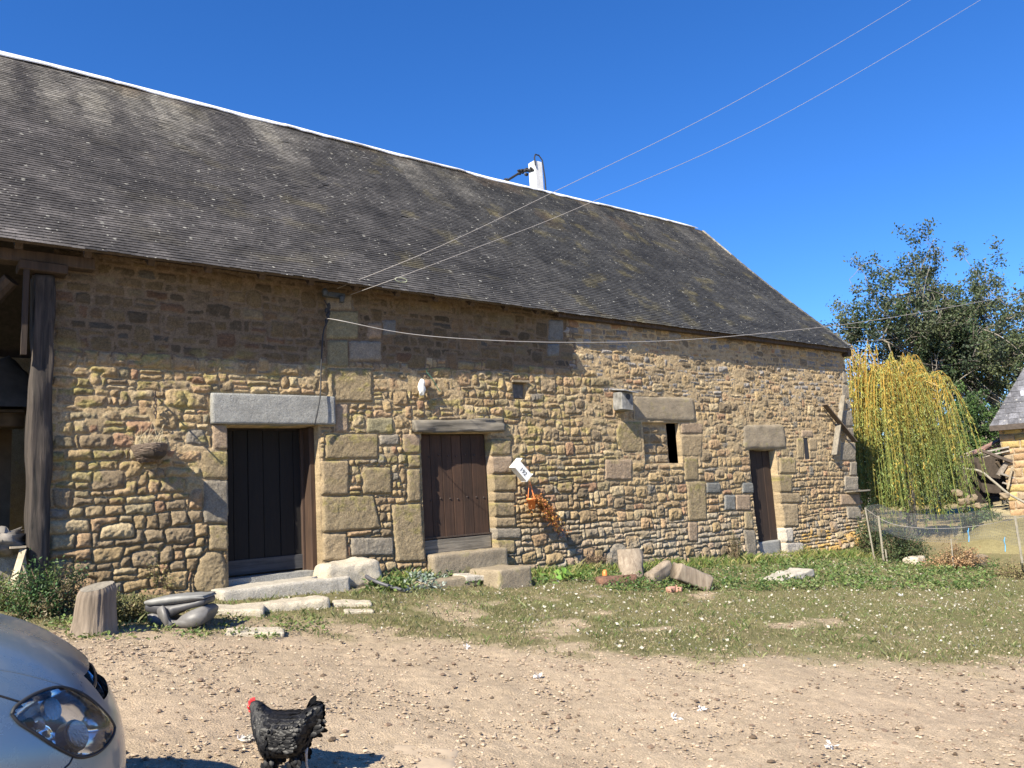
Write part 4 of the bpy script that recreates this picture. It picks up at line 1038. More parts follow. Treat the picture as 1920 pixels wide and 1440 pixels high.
m=MB();m.blob(gpt(1135,1089)+[0,0,.08],(.035,.035,.07),seed=3,amp=.2);tag(m.build('orange_scrap',MAT_ORANGE,None,cols=False,smooth=True),'small bright orange scrap in the grass left of the rotten log','scrap')
q=gpt(1262,1108)
for k in range(3):
    p=gpt(1258+k*7,1110-(k%2)*4);stone('brick_fragment',(p[0],p[1],p[2]+.03),(.11,.08,.07),simple('pinkish_brick',(.42,.22,.16),.9,30,.2,.4,.004),None,rot=k,seed=60+k,bev=.4,amp=.012,n=(7,6,5),label='pinkish broken brick piece in front of the split logs',cat='brick',group='broken brick pieces by the logs')
# rocks and trestle at the left edge
q=gpt(22,1108);stone('white_rock',(1.02,.35,.98),(.42,.5,.62),MAT_PALE,None,seed=65,bev=.5,amp=.05,n=(14,14,18),fr=3,label='big pale upright rock beside the oak post at the left edge',cat='rock')
m=MB();m.add([at_y(40,1030,-.05),at_y(46,1032,-.05),at_y(14,1140,-.32),at_y(9,1138,-.32)]+[at_y(40,1030,-.02),at_y(46,1032,-.02),at_y(14,1140,-.29),at_y(9,1138,-.29)],[(0,1,2,3),(7,6,5,4),(0,4,5,1),(1,5,6,2),(2,6,7,3),(3,7,4,0)])
m.bar(at_y(44,1030,-.12),at_y(12,1138,-.40),.06,.02);
t=thing('trestle',tuple(at_y(40,1140,-.3)),'pale wooden trestle leg frame with a flat top leaning by the pale rock','trestle')
MAT_PINE=mat_wood('pale_pine',(.38,.31,.21),(.55,.46,.33),bump=.2)
m.build('leg',MAT_PINE,t,cols=False);m=MB();m.bar(at_y(43,1030,-.1),at_y(52,1118,-.15),.035,.03);m.build('leg',MAT_PINE,t,cols=False)
m=MB();m.bar(at_y(18,1027,-.1),at_y(48,1025,-.1),.10,.02);m.build('top_board',MAT_PINE,t,cols=False)
c=at_y(10,1020,.1);m=MB();m.blob(c+[-.05,0,.02],(.22,.2,.13),seed=9,amp=.5,nu=20,nv=14,fr=3);tag(m.build('old_sack',simple('dusty_grey_cloth',(.20,.18,.155),.9,12,.3,.4,.01),None,smooth=True,cols=False),'crumpled dusty grey sack lying on top of the pale rock','sack')
# stones flush with the yard
for i,(px,py,w,d,lab) in enumerate([(792,1283,.62,.40,'worn flat rock showing through the dirt in mid yard'),(655,1412,1.05,.42,'large smooth flat rock in the dirt beside the hen')]):
    p=gpt(px,py);stone('flat_rock',(p[0],p[1],p[2]-.066),(w*1.1,d*1.1,.10),simple('dusty_rock',(.39,.305,.21),.95,8,.12,.5,.006),None,rot=-.65,seed=70+i,bev=.95,amp=.014,n=(40,26,6),fr=6,tilt=slope_tilt(-.65),label=lab,cat='rock')
# gravel, white fluff on the grass, small dark clods
def scatter(n,xr,yr,fn,seed,power=1.):
    g=np.random.default_rng(seed);x=g.uniform(*xr,n*3);y=g.uniform(*yr,n*3);k=g.random(n*3)<fn(x,y);return x[k][:n],y[k][:n],g
def pebbles(name,x,y,g,smin,smax,cols,mat,label,cat,sink=.3,pw=2.5):
    n=len(x);s=smin+(smax-smin)*g.random(n)**pw
    D=np.array([(1,0,0),(.5,.87,0),(-.5,.87,0),(-1,0,0),(-.5,-.87,0),(.5,-.87,0),(.45,.2,.8),(-.4,.3,.75),(-.1,-.5,.8),(0,0,-1.)])
    T=np.array([(0,1,6),(1,2,7),(1,7,6),(2,3,7),(3,4,8),(3,8,7),(4,5,8),(5,0,6),(5,6,8),(6,7,8),(0,9,1),(1,9,2),(2,9,3),(3,9,4),(4,9,5),(5,9,0)])
    V=D[None]*(1+g.normal(0,.18,(n,10,3)));V=V*np.stack([s*g.uniform(.7,1.3,n),s*g.uniform(.6,1.1,n),s*g.uniform(.35,.75,n)],-1)[:,None]
    a=g.uniform(0,6.28,n);ca,sa=np.cos(a)[:,None],np.sin(a)[:,None]
    X=V[...,0]*ca-V[...,1]*sa;Y=V[...,0]*sa+V[...,1]*ca
    z=ground_z(x,y)
    V=np.stack([X+x[:,None],Y+y[:,None],V[...,2]+z[:,None]+(s*(.5-sink))[:,None]],-1).reshape(-1,3)
    Fq=(np.arange(n)[:,None,None]*10+T[None]).reshape(-1,3)
    o=link(name,V,Fq,mat,None,np.repeat(cols,10,0));return tag(o,label,cat,None,'stuff')
MAT_GRAVEL=simple('gravel',(.4,.3,.2),.95,60,.2,0,attr=True)
x,y,g=scatter(34000,(-.5,13),(-8.8,-1.),lambda x,y:(1-.8*grassmask(x,y))*np.clip(1.15-.055*x,.2,1)*(.35+.65*(fbm(x/.7,y/.7,151,3)>-.1)),31)
cl=np.array([(.38,.29,.20),(.43,.35,.25),(.30,.23,.16),(.42,.31,.22),(.42,.335,.24),(.26,.19,.13)])[g.integers(0,6,len(x))]*g.uniform(.7,1.02,(len(x),1))
pebbles('gravel',x,y,g,.0035,.017,cl,MAT_GRAVEL,'small sandy gravel scattered over the dirt yard','gravel',pw=2.6)
x,y,g=scatter(1800,(-.2,11),(-8.6,-1.5),lambda x,y:(1-.9*grassmask(x,y)),33)
cl=np.array([(.10,.07,.045),(.16,.11,.075)])[g.integers(0,2,len(x))]
pebbles('dirt_clods',x,y,g,.005,.026,cl,MAT_GRAVEL,'small dark clods and droppings scattered over the dirt','clods',pw=3.)
# ------------------------------------------------------------ grass and weeds
g=np.random.default_rng(41)
def blades(n,xr,yr,fn,h0,h1,w,cols,seed,clump=0.):
    g=np.random.default_rng(seed);x=g.uniform(*xr,n*4);y=g.uniform(*yr,n*4);k=g.random(n*4)<fn(x,y);x=x[k][:n];y=y[k][:n];n=len(x)
    h=(h0+(h1-h0)*g.random(n)**2)*(.7+.6*(fbm(x/.3,y/.3,161,2)+.5).clip(0,1.3));z=ground_z(x,y)
    a=g.uniform(0,6.28,n);ln=g.uniform(.2,1.2,n)*h;b=g.uniform(0,6.28,n)
    wx,wy=np.cos(a)*w,np.sin(a)*w;lx,ly=np.cos(b)*ln,np.sin(b)*ln
    V=np.stack([np.stack([x-wx,y-wy,z-.005],-1),np.stack([x+wx,y+wy,z-.005],-1),np.stack([x+lx*.35+wx*.7,y+ly*.35+wy*.7,z+h*.6],-1),np.stack([x+lx,y+ly,z+h],-1)],1).reshape(-1,3)
    i=np.arange(n)[:,None]*4;Fq=np.concatenate([i+np.array([[0,1,2]]),i+np.array([[0,2,3]])])
    c=cols[g.integers(0,len(cols),n)]*g.uniform(.7,1.3,(n,1));return V,Fq,np.repeat(c,4,0)
gc_=np.array([(.14,.155,.055),(.19,.18,.075),(.11,.13,.045),(.25,.215,.115),(.31,.26,.155),(.16,.145,.07)])
V,Fq,c=blades(150000,(-.3,17),(-8.5,.0),lambda x,y:np.clip(grassmask(x,y)-.12,0,1)**1.2*np.clip(1.2-.05*x,.3,1)*(.25+.75*sstep(-.25,.25,fbm(x/.32,y/.28,167,3))),.008,.036,.0032,gc_,42)
tag(link('grass',V,Fq,MAT_LEAF,None,c),'short worn grass covering the slope before the barn','grass',kind='stuff')
V,Fq,c=blades(26000,(.6,16.5),(-8.2,-.3),lambda x,y:np.clip(grassmask(x,y)-.1,0,1)*sstep(.18,.5,fbm(x/.11,y/.11,169,2)),.03,.075,.0034,gc_*np.array((.85,1.05,.85)),142)
tag(link('grass_tufts',V,Fq,MAT_LEAF,None,c),'longer tufts standing out of the short worn grass','grass',kind='stuff')
# taller fringe of grass and plants along the wall foot
gf=np.array([(.12,.17,.04),(.20,.22,.06),(.09,.13,.035),(.30,.27,.12)])
wx_=lambda x,y:np.clip(1.1+y/ (.35+.5*(fbm(x/.8,y*0,165,2)+.4).clip(0,1)),0,1)*(x>4.7)*(1-.85*((x>5.7)&(x<7.2)))
V,Fq,c=blades(11000,(4.6,17),(-.9,-.02),wx_,.04,.16,.005,gf,43)
tag(link('wall_foot_grass',V,Fq,MAT_LEAF,None,c),'ragged taller grass along the foot of the barn wall','grass',kind='stuff')
def weeds(name,px0,px1,py0,py1,n,h,leaf,cols,seed,label,asp=.5,flat=1.,mat=None,kind='stuff',cat='weeds',fn=None,group=None):
    """low leafy plants between ground pixels: each a rosette of leaves on short stalks"""
    g=np.random.default_rng(seed);P=[]
    Cn=[gp(g.uniform(px0,px1),g.uniform(py0,py1)) for _ in range(n)]
    L=[];D=[];S=[]
    for c in Cn:
        k=g.integers(8,18);hh=h*g.uniform(.5,1.2)
        a=g.uniform(0,6.28,k);r=g.uniform(.0,.10,k)
        L.append(np.stack([c[0]+r*np.cos(a),c[1]+r*np.sin(a),np.full(k,float(c[2]))+hh*g.random(k)**.7],-1))
        D.append(np.stack([np.cos(a),np.sin(a),g.uniform(-.1,.9,k)*flat],-1));S.append(g.uniform(.5,1.1,k)*leaf)
    L=np.concatenate(L);D=np.concatenate(D);S=np.concatenate(S)
    base=np.array(cols)[g.integers(0,len(cols),len(L))]
    V,Fq,c=leafmesh(L,S,np.clip(base*g.uniform(.65,1.3,(len(L),1)),0,1),asp=asp,droop=D,rs_=g)
    return tag(link(name,V,Fq,mat or MAT_LEAF,None,c),label,cat,group,kind)
GREENS=[(.10,.17,.045),(.15,.21,.06),(.07,.12,.035),(.20,.23,.09)]
weeds('broadleaf_weeds',1420,1870,1052,1108,520,.09,.065,GREENS,44,'bright green broad-leaved weeds right of the narrow door')
weeds('nettle_weeds',1130,1440,1066,1112,240,.10,.055,[(.10,.17,.045),(.06,.11,.035),(.15,.18,.06)],45,'dark low weeds around the split logs')
weeds('wall_weeds',690,1130,1072,1100,150,.10,.06,[(.11,.20,.05),(.08,.14,.04),(.18,.22,.07)],46,'green weeds along the wall foot between the doors')
weeds('green_tuft',690,770,1085,1112,34,.12,.08,GREENS,47,'leafy green tuft at the end of the plastic pipe',kind='stuff',cat='plant')
weeds('silvery_tuft',770,830,1088,1110,26,.12,.08,[(.30,.34,.30),(.14,.20,.13)],48,'silvery grey-green tuft left of the brown kerb stone',kind='stuff',cat='plant')
weeds('yard_weeds',100,620,1160,1200,90,.05,.045,[(.12,.18,.05),(.18,.20,.07)],49,'thin low weeds at the edge of the dirt near the stump')
# feathers / fluff on the grass
def fluffmask(x,y): return np.clip(grassmask(x,y),0,1)*np.clip((x-2.6)/3,0.08,1)*(.2+.8*(fbm(x/.9,y/.6,171,3)>-.05))*(y<-.6)
x,y,g=scatter(4200,(2.5,15),(-8.3,-.6),fluffmask,51)
n=len(x);L=np.stack([x,y,ground_z(x,y)+.018+.02*g.random(n)],-1)
D=np.stack([g.normal(size=n),g.normal(size=n),g.uniform(-.1,.5,n)],-1)
V,Fq,c=leafmesh(L,.009+.038*g.random(n)**2.6,np.clip(np.array((.60,.56,.46))*g.uniform(.65,1.15,(n,1)),0,.85),asp=.7,droop=D,rs_=g)
tag(link('fluff',V,Fq,MAT_DRYLEAF,None,c),'white feathers and fluff scattered all over the worn grass','feathers',kind='stuff')
for i,(px,py,lab) in enumerate([(1008,1271,'white feather tuft on the dirt in mid yard'),(1314,1332,'white feather tuft on the dirt at right of mid yard'),(875,1215,'small white feather standing at the edge of the grass'),(1558,1403,'white feather tuft near the bottom right of the yard'),(1690,1118,'white round feather on the grass by the broad-leaved weeds'),(1266,1350,'small white feather speck just below the mid yard feather')]):
    p=gp(px,py);g=np.random.default_rng(i+60);k=16
    V,Fq,c=leafmesh(p+g.normal(0,.010,(k,3))*[1,1,.3]+[0,0,.012],g.uniform(.02,.045,k),np.full((k,3),.78),asp=.5,rs_=g)
    tag(link('feather',V,Fq,MAT_DRYLEAF,None,c),lab,'feather')
p=gp(480,1395);g=np.random.default_rng(77)
Q=catm([gp(447,1390)+[0,0,.01],gp(478,1392)+[0,0,.02],gp(505,1408)+[0,0,.012]],8)
m=MB();m.tube(Q,.0018,4)
t=thing('long_feather',tuple(p),'pale barred feather lying on the dirt left of the black hen','feather')
m.build('quill',MAT_WHITE,t,cols=False);k=70;ii=g.integers(0,17,k)
V,Fq,c=leafmesh(Q[ii],g.uniform(.03,.05,k),rcol((.6,.57,.5),k,g,.2,.03),asp=.25,droop=np.stack([g.choice([-1,1],k)*.5+.5,g.choice([-1,1],k)*.9,np.full(k,.1)],-1),rs_=g);link('vane',V,Fq,MAT_DRYLEAF,t,c)
# bushes at the left of the wall
def bush(name,c,r,nl,leaf,cols,seed,label,asp=.5,stems=30,group=None,stemc=(.16,.11,.07),shell=.55,cat='bush'):
    g=np.random.default_rng(seed);t=thing(name,(c[0],c[1],c[2]),label,cat,group);m=MB();P=[]
    for k in range(stems):
        d=g.normal(size=3);d[2]=abs(d[2])*1.2+.2;d/=np.linalg.norm(d);e=np.array(c)+d*np.array(r)*g.uniform(.6,1.05)
        mid_=(np.array(c)+e)/2+g.normal(0,.06,3)*np.array(r);Q=catm([np.array(c)+g.normal(0,.05,3)*[1,1,0]*np.array(r),mid_,e],6)
        m.tube(Q,np.linspace(.008,.003,len(Q))*max(1,r[2]),4)
        for q in Q[4:]: P.append((q,k))
    m.build('stems',simple(name+'_stem',stemc,.9,20,.2,0),t,cols=False)
    idx=g.integers(0,len(P),nl);L=np.array([P[i][0] for i in idx])+g.normal(0,.10,(nl,3))*np.array(r)
    L[:,2]=np.maximum(L[:,2],ground_z(L[:,0],L[:,1])+.01)
    kk=np.array([P[i][1] for i in idx]);base=np.array(cols)[(kk*7)%len(cols)]
    V,Fq,cc=leafmesh(L,g.uniform(.6,1.2,nl)*leaf,np.clip(base*g.uniform(.6,1.35,(nl,1)),0,1),asp=asp,rs_=g)
    link('leaves',V,Fq,MAT_LEAF,t,cc);return t
q=gp(30,1150);bush('weedy_bush',(q[0]-.25,q[1]+.35,q[2]),(.55,.45,.36),4200,.035,[(.14,.19,.05),(.20,.22,.08),(.08,.12,.04)],81,'light green weedy bush between the car bonnet and the pale rock')
q=gp(100,1165);bush('weedy_bush',(q[0],q[1]+.35,q[2]),(.42,.40,.52),5200,.035,[(.06,.12,.04),(.09,.14,.045),(.16,.13,.07)],82,'dark green bush left of the tree stump under the oak post')
q=gp(85,1130);bush('dry_bush',(q[0]+.1,q[1]+.7,q[2]),(.30,.25,.55),1500,.03,[(.24,.17,.10),(.14,.13,.06)],83,'brown dried weeds rising in front of the oak post foot',cat='dry weeds')
q=gp(245,1180);bush('weedy_bush',(q[0]-.05,q[1]+.35,q[2]),(.42,.32,.32),4200,.034,[(.13,.14,.05),(.20,.18,.08),(.07,.09,.035)],84,'mixed green and brown bush between the tree stump and the folded seat')
q=gp(290,1120);bush('dry_bush',(q[0]+.05,q[1]+.25,q[2]),(.30,.2,.50),1700,.026,[(.34,.29,.13),(.26,.24,.10)],85,'yellowish dry weeds against the wall behind the folded seat',cat='dry weeds')
q=gp(1393,1056);bush('dry_bush',(q[0],q[1]+.12,q[2]),(.22,.14,.62),1100,.028,[(.20,.17,.09),(.14,.14,.06)],86,'thin brown weeds climbing the left jamb of the narrow door',cat='dry weeds')
q=gp(1515,1052);bush('dry_bush',(q[0],q[1]+.1,q[2]),(.40,.2,.30),1200,.03,[(.30,.28,.08),(.17,.20,.06)],87,'yellow-flowering weeds right of the narrow door foot',cat='weeds')
q=gp(935,1060);bush('dry_bush',(q[0]-.1,-.10,.38),(.35,.10,.18),700,.02,[(.26,.17,.10),(.20,.16,.09)],88,'reddish dry weeds growing in the wall foot behind the square block',cat='dry weeds')
q=gp(1062,1090)
m=MB();t=thing('big_leaf_plant',tuple(q),'low plant with large bright green leaves under the dead trailing plant','plant')
g=np.random.default_rng(90);L=q+np.array([g.uniform(-.35,.3,26),g.uniform(-.12,.2,26),g.uniform(.03,.12,26)]).T
V,Fq,c=leafmesh(L,g.uniform(.09,.17,26),rcol((.20,.33,.07),26,g,.2,.1),asp=.9,droop=np.stack([g.normal(size=26),g.normal(size=26),g.uniform(0,.4,26)],-1),rs_=g);link('leaves',V,Fq,MAT_LEAF,t,c)
# ------------------------------------------------------------ trees
def mat_bark(name,c0,c1):
    return mat_wood(name,c0,c1,'Z',.9,.6,.6)
MAT_BARK=mat_bark('grey_bark',(.12,.10,.08),(.30,.27,.22))
def tree(name,base,H_,R_,nleaf,leaf,cols,seed,label,cat='tree',lean=(0,0),crown_c=.62,trunk=.16,bare=0,branches=90,zsc=1.,group=None,asp=.55,stemmat=None,low=.15):
    g=np.random.default_rng(seed);base=np.array(base,float)
    t=thing(name,tuple(base),label,cat,group);m=MB();tips=[]
    C=base+np.array([lean[0],lean[1],H_*crown_c]);rr=np.array([R_,R_,H_*(1-crown_c)*1.02*zsc])
    top=base+np.array([lean[0]*.6,lean[1]*.6,H_*.55])
    tr=catm([base-[0,0,.3],base+(top-base)*.5+g.normal(0,.15,3)*[1,1,0],top],8);m.tube(tr,np.linspace(trunk,trunk*.55,len(tr)),8)
    seg=[]
    nl=7
    limbs=[]
    for k in range(nl):
        s0=tr[int(len(tr)*g.uniform(.45,.98))];d=g.normal(size=3);d[2]=abs(d[2])*.6+.1;d/=np.linalg.norm(d)
        e=C+d*rr*g.uniform(.5,.8);Q=catm([s0,(s0+e)/2+g.normal(0,.12,3)*R_+[0,0,.1*R_],e],8);m.tube(Q,np.linspace(trunk*.42,trunk*.14,len(Q)),6);limbs.append(Q)
    subs=[]
    for k in range(branches):
        Q=limbs[g.integers(nl)];s0=Q[g.integers(5,len(Q))];d=g.normal(size=3);d[2]=d[2]*.8+.15;d/=np.linalg.norm(d)
        e=C+d*rr*g.uniform(.65,1.08)*(1+.18*float(vnoise2(d[0]*2.2+seed,d[1]*2.2+d[2]*2,seed)))
        v=e-s0
        if e[2]<base[2]+H_*low: continue
        Q2=catm([s0,s0+v*.5+g.normal(0,.10,3)*R_,e],7);m.tube(Q2,np.linspace(trunk*.13,trunk*.03,len(Q2)),4);subs.append(Q2)
    for k in range(branches*5):
        Q=subs[g.integers(len(subs))];s0=Q[g.integers(4,len(Q))];d=g.normal(size=3);d/=np.linalg.norm(d);d[2]+=.25
        L=R_*g.uniform(.12,.30);Q3=np.array([s0,s0+d*L*.5+g.normal(0,.03,3)*R_,s0+d*L]);m.tube(Q3,[trunk*.035,trunk*.025,trunk*.012],3);tips.append(Q3)
    m.build('trunk',stemmat or MAT_BARK,t,cols=False,smooth=True)
    T=np.array(tips);ii=g.integers(0,len(T),nleaf);f=g.random(nleaf)[:,None]
    L=T[ii,1]*(1-f)+T[ii,2]*f+g.normal(0,.030,(nleaf,3))*R_
    base_=np.array(cols)[(ii*13)%len(cols)]
    V,Fq,cc=leafmesh(L,g.uniform(.6,1.2,nleaf)*leaf,np.clip(base_*g.uniform(.55,1.4,(nleaf,1)),0,1),asp=asp,rs_=g)
    link('crown',V,Fq,MAT_LEAF,t,cc);return t
def ground_at(px,py,dep):
    p=at_d(px,py,dep);return np.array([p[0],p[1],float(ground_z(p[0],p[1]))])
DK=[(.055,.085,.035),(.075,.10,.045),(.045,.065,.035),(.10,.12,.06)]
b=ground_at(1745,900,30.);tree('apple_tree',b,10.8,3.9,32000,.13,DK,201,'tall open-crowned apple tree behind the weeping willow',crown_c=.60,trunk=.22,branches=100,lean=(.2,0))
b=ground_at(1880,900,29.);tree('apple_tree',b,9.4,3.6,34000,.12,DK+[(.12,.14,.06)],202,'dense dark apple tree at the right edge above the slate-roofed outhouse',crown_c=.55,trunk=.22,branches=110,low=.05)
b=ground_at(2010,900,30.);tree('apple_tree',b,8.8,3.6,16000,.14,DK,206,'dark tree mostly beyond the right edge of the photo',crown_c=.55,trunk=.22,branches=80,low=.05)
b=ground_at(1850,900,24.5);tree('leafy_shrub',b,4.6,1.6,16000,.085,[(.07,.13,.035),(.10,.17,.045),(.05,.09,.03)],203,'dense green shrub between the willow and the outhouse','shrub',crown_c=.50,trunk=.08,branches=70,low=.02)
b=ground_at(1800,900,27);tree('leafy_shrub',b,4.2,2.0,13000,.10,[(.06,.10,.035),(.09,.13,.045)],204,'dark shrub hidden behind the right side of the willow','shrub',crown_c=.5,trunk=.08,branches=60,low=.02)
b=ground_at(1640,900,27);tree('leafy_shrub',b,4.6,1.8,12000,.10,[(.06,.10,.035),(.10,.13,.05)],205,'dark shrub behind the left side of the willow by the barn corner','shrub',crown_c=.5,trunk=.08,branches=60,low=.02)
b=ground_at(1600,900,34);tree('sapling',b,7.4,1.1,420,.10,[(.20,.13,.06),(.10,.12,.06)],207,'thin nearly bare sapling just beyond the barn gable','sapling',crown_c=.62,trunk=.05,branches=34,low=.3)
# far hedge closing the horizon to the right
g=np.random.default_rng(211);L=[];n=26000
x=g.uniform(0,1,n);dd=g.uniform(46,52,n);px=1500+x*700
P=np.array([at_d(a,890,d_) for a,d_ in zip(px,dd)]);hh=3.0+1.2*fbm(px/60,px*0,213,3)
P[:,2]=-.5+g.random(n)**.8*hh
V,Fq,c=leafmesh(P,g.uniform(.25,.45,n),np.clip(np.array([(.07,.10,.04),(.09,.12,.05),(.05,.075,.035)])[g.integers(0,3,n)]*g.uniform(.6,1.3,(n,1)),0,1),rs_=g)
tag(link('far_hedge',V,Fq,MAT_LEAF,None,c),'continuous dark hedge far behind the trees at right','hedge',kind='stuff')
# weeping willow
wb=ground_at(1700,930,20.6);t=thing('weeping_willow',tuple(wb),'small weeping willow with hanging yellow and orange strands by the barn corner','willow')
g=np.random.default_rng(221);m=MB();WH=4.85
rx=hx.copy();fy=np.array([-rx[1],rx[0],0])        # screen-right and away, on the ground
tr=catm([wb-[0,0,.2],wb+rx*.10+[0,0,1.6],wb+rx*.05+[0,0,3.1]],8);m.tube(tr,np.linspace(.14,.09,len(tr)),8)
m.build('trunk',MAT_BARK,t,cols=False,smooth=True)
ORG=np.array((.55,.33,.06));YEL=np.array((.42,.38,.10));GRNW=np.array((.16,.22,.06))
limbs=[]
for k in range(22):
    a=g.uniform(0,2*math.pi);R=g.uniform(.3,1.45);hgt=WH-.4-R*.62+g.uniform(-.3,.35)
    if math.cos(a)*R>.55: hgt-=.25
    e=wb+rx*(math.cos(a)*R+ .20)+fy*math.sin(a)*R+[0,0,hgt];s0=tr[-1]+g.normal(0,.1,3)
    pk=(s0+e)/2+[0,0,.55]+g.normal(0,.1,3);Q=catm([s0,pk,e],8);limbs.append(Q)
for k in range(9):   # upright left group
    e=wb+rx*g.uniform(-1.25,-.55)+fy*g.uniform(-.4,.5)+[0,0,WH+g.uniform(-.6,.45)];Q=catm([tr[-3],(tr[-3]+e)/2+[0,0,.1],e],8);limbs.append(Q)
m=MB()
for Q in limbs: m.tube(Q,np.linspace(.035,.012,len(Q)),5)
m.build('limbs',simple('willow_limb',(.34,.25,.08),.7,20,.2,0),t,cols=False,smooth=True)
m=MB();LP=[];LD=[];LC=[];LS=[];SV=[];SF=[];SCl=[]
for k in range(520):
    li=int(len(limbs)*g.random()**1.25);Q=limbs[li];s0=Q[g.integers(8,len(Q))]+g.normal(0,.05,3);sv=g.choice([.6,.8,1.,1.25])
    rad=(s0-wb)*[1,1,0];rl=np.linalg.norm(rad)+1e-6;out=rad/rl*g.uniform(.05,.55)*(1.1 if rl<1.2 else .5)+rx*g.normal(0,.13)+fy*g.normal(0,.13)
    pk=s0+out*.45+[0,0,g.uniform(.02,.22)]
    end=s0+out*1.15;end[2]=wb[2]+max(.2,g.normal(.85,.42)) if g.random()<.68 else wb[2]+g.uniform(1.,3.0)
    q1=s0+out*.95;q1[2]=s0[2]*.6+end[2]*.4
    S=catm([s0,pk,q1,end+g.normal(0,.04,3)],7);n=len(S)
    S[:,0]+=.02*np.sin(np.linspace(0,9,n)+k);
    tt=np.linspace(0,1,n);top=np.clip((S[:,2]-wb[2]-1.9)/1.8,0,1)[:,None]
    og=float(g.random()<.7);cst=(ORG*og+YEL*(1-og))*top+(YEL*.6+GRNW*.4)*(1-top); 
    w_=.0045
    # strand as a thin three-sided tube
    m2=MB();m2.tube(S,np.linspace(.006,.003,n),3,cap=False);SV.append(np.array(m2.V));SF.append(np.array(m2.F)+sum(len(v) for v in SV[:-1]));SCl.append(np.repeat(cst,3,0)*g.uniform(.7,1.2))
    nl_=72;ti=g.uniform(.10,1,nl_)**.8*(n-1);i0=np.minimum(ti.astype(int),n-2);f=(ti-i0)[:,None];L=S[i0]*(1-f)+S[i0+1]*f
    keep=g.random(nl_)<np.clip(1.25-1.0*((L[:,2]-wb[2]-2.4)/2.3),.14,1)
    L=L[keep];kk=len(L);LP.append(L+g.normal(0,.012,(kk,3)))
    LD.append(np.stack([g.normal(0,.45,kk),g.normal(0,.45,kk),-np.ones(kk)],-1))
    tp=np.clip((L[:,2]-wb[2]-1.8)/2.2,0,1)[:,None];yy=g.random((kk,1))
    tint=.9 if g.random()<.12 else 0.
    LC.append(((GRNW*(1-tp*.6)+YEL*tp*.6)*(1-tint*.6)+ORG*tint*.6)*sv);LS.append(g.uniform(.06,.12,kk))
for k in range(3):pass
link('strands',np.concatenate(SV),np.concatenate(SF),MAT_DRYLEAF,t,np.concatenate(SCl))
LP=np.concatenate(LP);LC=np.concatenate(LC);V,Fq,c=leafmesh(LP,np.concatenate(LS),np.clip(LC*g.uniform(.55,1.35,(len(LP),1)),0,1),asp=.27,droop=np.concatenate(LD),rs_=g)
link('leaves',V,Fq,MAT_LEAF,t,c)
# ------------------------------------------------------------ outhouse, woodpile and fence at the right
cO=at_d(1886,900,21.0);gzO=float(ground_z(cO[0],cO[1]))
aw=math.radians(-73);ux=np.array([math.cos(aw),math.sin(aw),0]);uy=np.array([-ux[1],ux[0],0])   # wall runs along ux
OUT=thing('stone_outhouse',(cO[0],cO[1],gzO),'small stone outhouse with a steep slate roof at the right edge','outhouse')
ez=at_d(1886,790,21.0)[2]
# wall face as a displaced sheet
W2,H2=4.0,ez-gzO+.6;nx2,nz2=320,200
xs=np.linspace(0,W2,nx2);zs=np.linspace(-.6,H2-.6,nz2);X2,Z2=np.meshgrid(xs,zs)
h2=np.full(X2.shape,-.01)+.006*fbm(X2/.06,Z2/.06,231,3);c2=np.empty(X2.shape+(3,));c2[:]=(.34,.28,.2)
wz=fbm(X2/.12,Z2/.1,232,3)*.02;z=-.6;rs=random.Random(77)
while z<H2-.6:
    hc=rs.uniform(.14,.24);x=-rs.uniform(0,.2)
    while x<W2:
        w=rs.uniform(.18,.48);d=np.maximum(np.abs(X2+wz-x-w/2)-w/2+.012,np.abs(Z2+wz-z-hc/2)-hc/2+.01)
        k=d<0
        if k.any():
            col=np.array(rs.choice([(.38,.25,.14),(.41,.29,.17),(.35,.24,.15),(.45,.33,.14),(.32,.25,.17)]))*rs.uniform(.8,1.15)
            hh=.045*(1-np.exp(d/.025))+.01*fbm(X2/.07,Z2/.07,233,3);h2=np.where(k,hh,h2);c2=np.where(k[...,None],col,c2)
        x+=w
    z+=hc
P=cO[None,None]*0+np.array([cO[0],cO[1],gzO])+X2[...,None]*ux-uy*h2[...,None]+np.array([0,0,1])*Z2[...,None]
idx=np.arange(nx2*nz2).reshape(nz2,nx2);Q=np.stack([idx[:-1,:-1],idx[:-1,1:],idx[1:,1:],idx[1:,:-1]],-1).reshape(-1,4)
link('wall',P.reshape(-1,3),Q,MAT_WALL,OUT,c2.reshape(-1,3),True)
def L2(x,y,z): return np.array([cO[0],cO[1],gzO])+ux*x+uy*y+np.array([0,0,z])
m=MB();HH2=H2-.6
m.add([L2(0,0,-.6),L2(W2,.0,-.6),L2(W2,3.4,-.6),L2(0,3.4,-.6),L2(0,0.002,HH2-.02),L2(W2,0.002,HH2-.02),L2(W2,3.4,HH2-.02),L2(0,3.4,HH2-.02)],[(3,2,6,7),(0,3,7,4),(1,5,6,2)])
m.build('side_walls',MAT_SAND,OUT,cols=False)
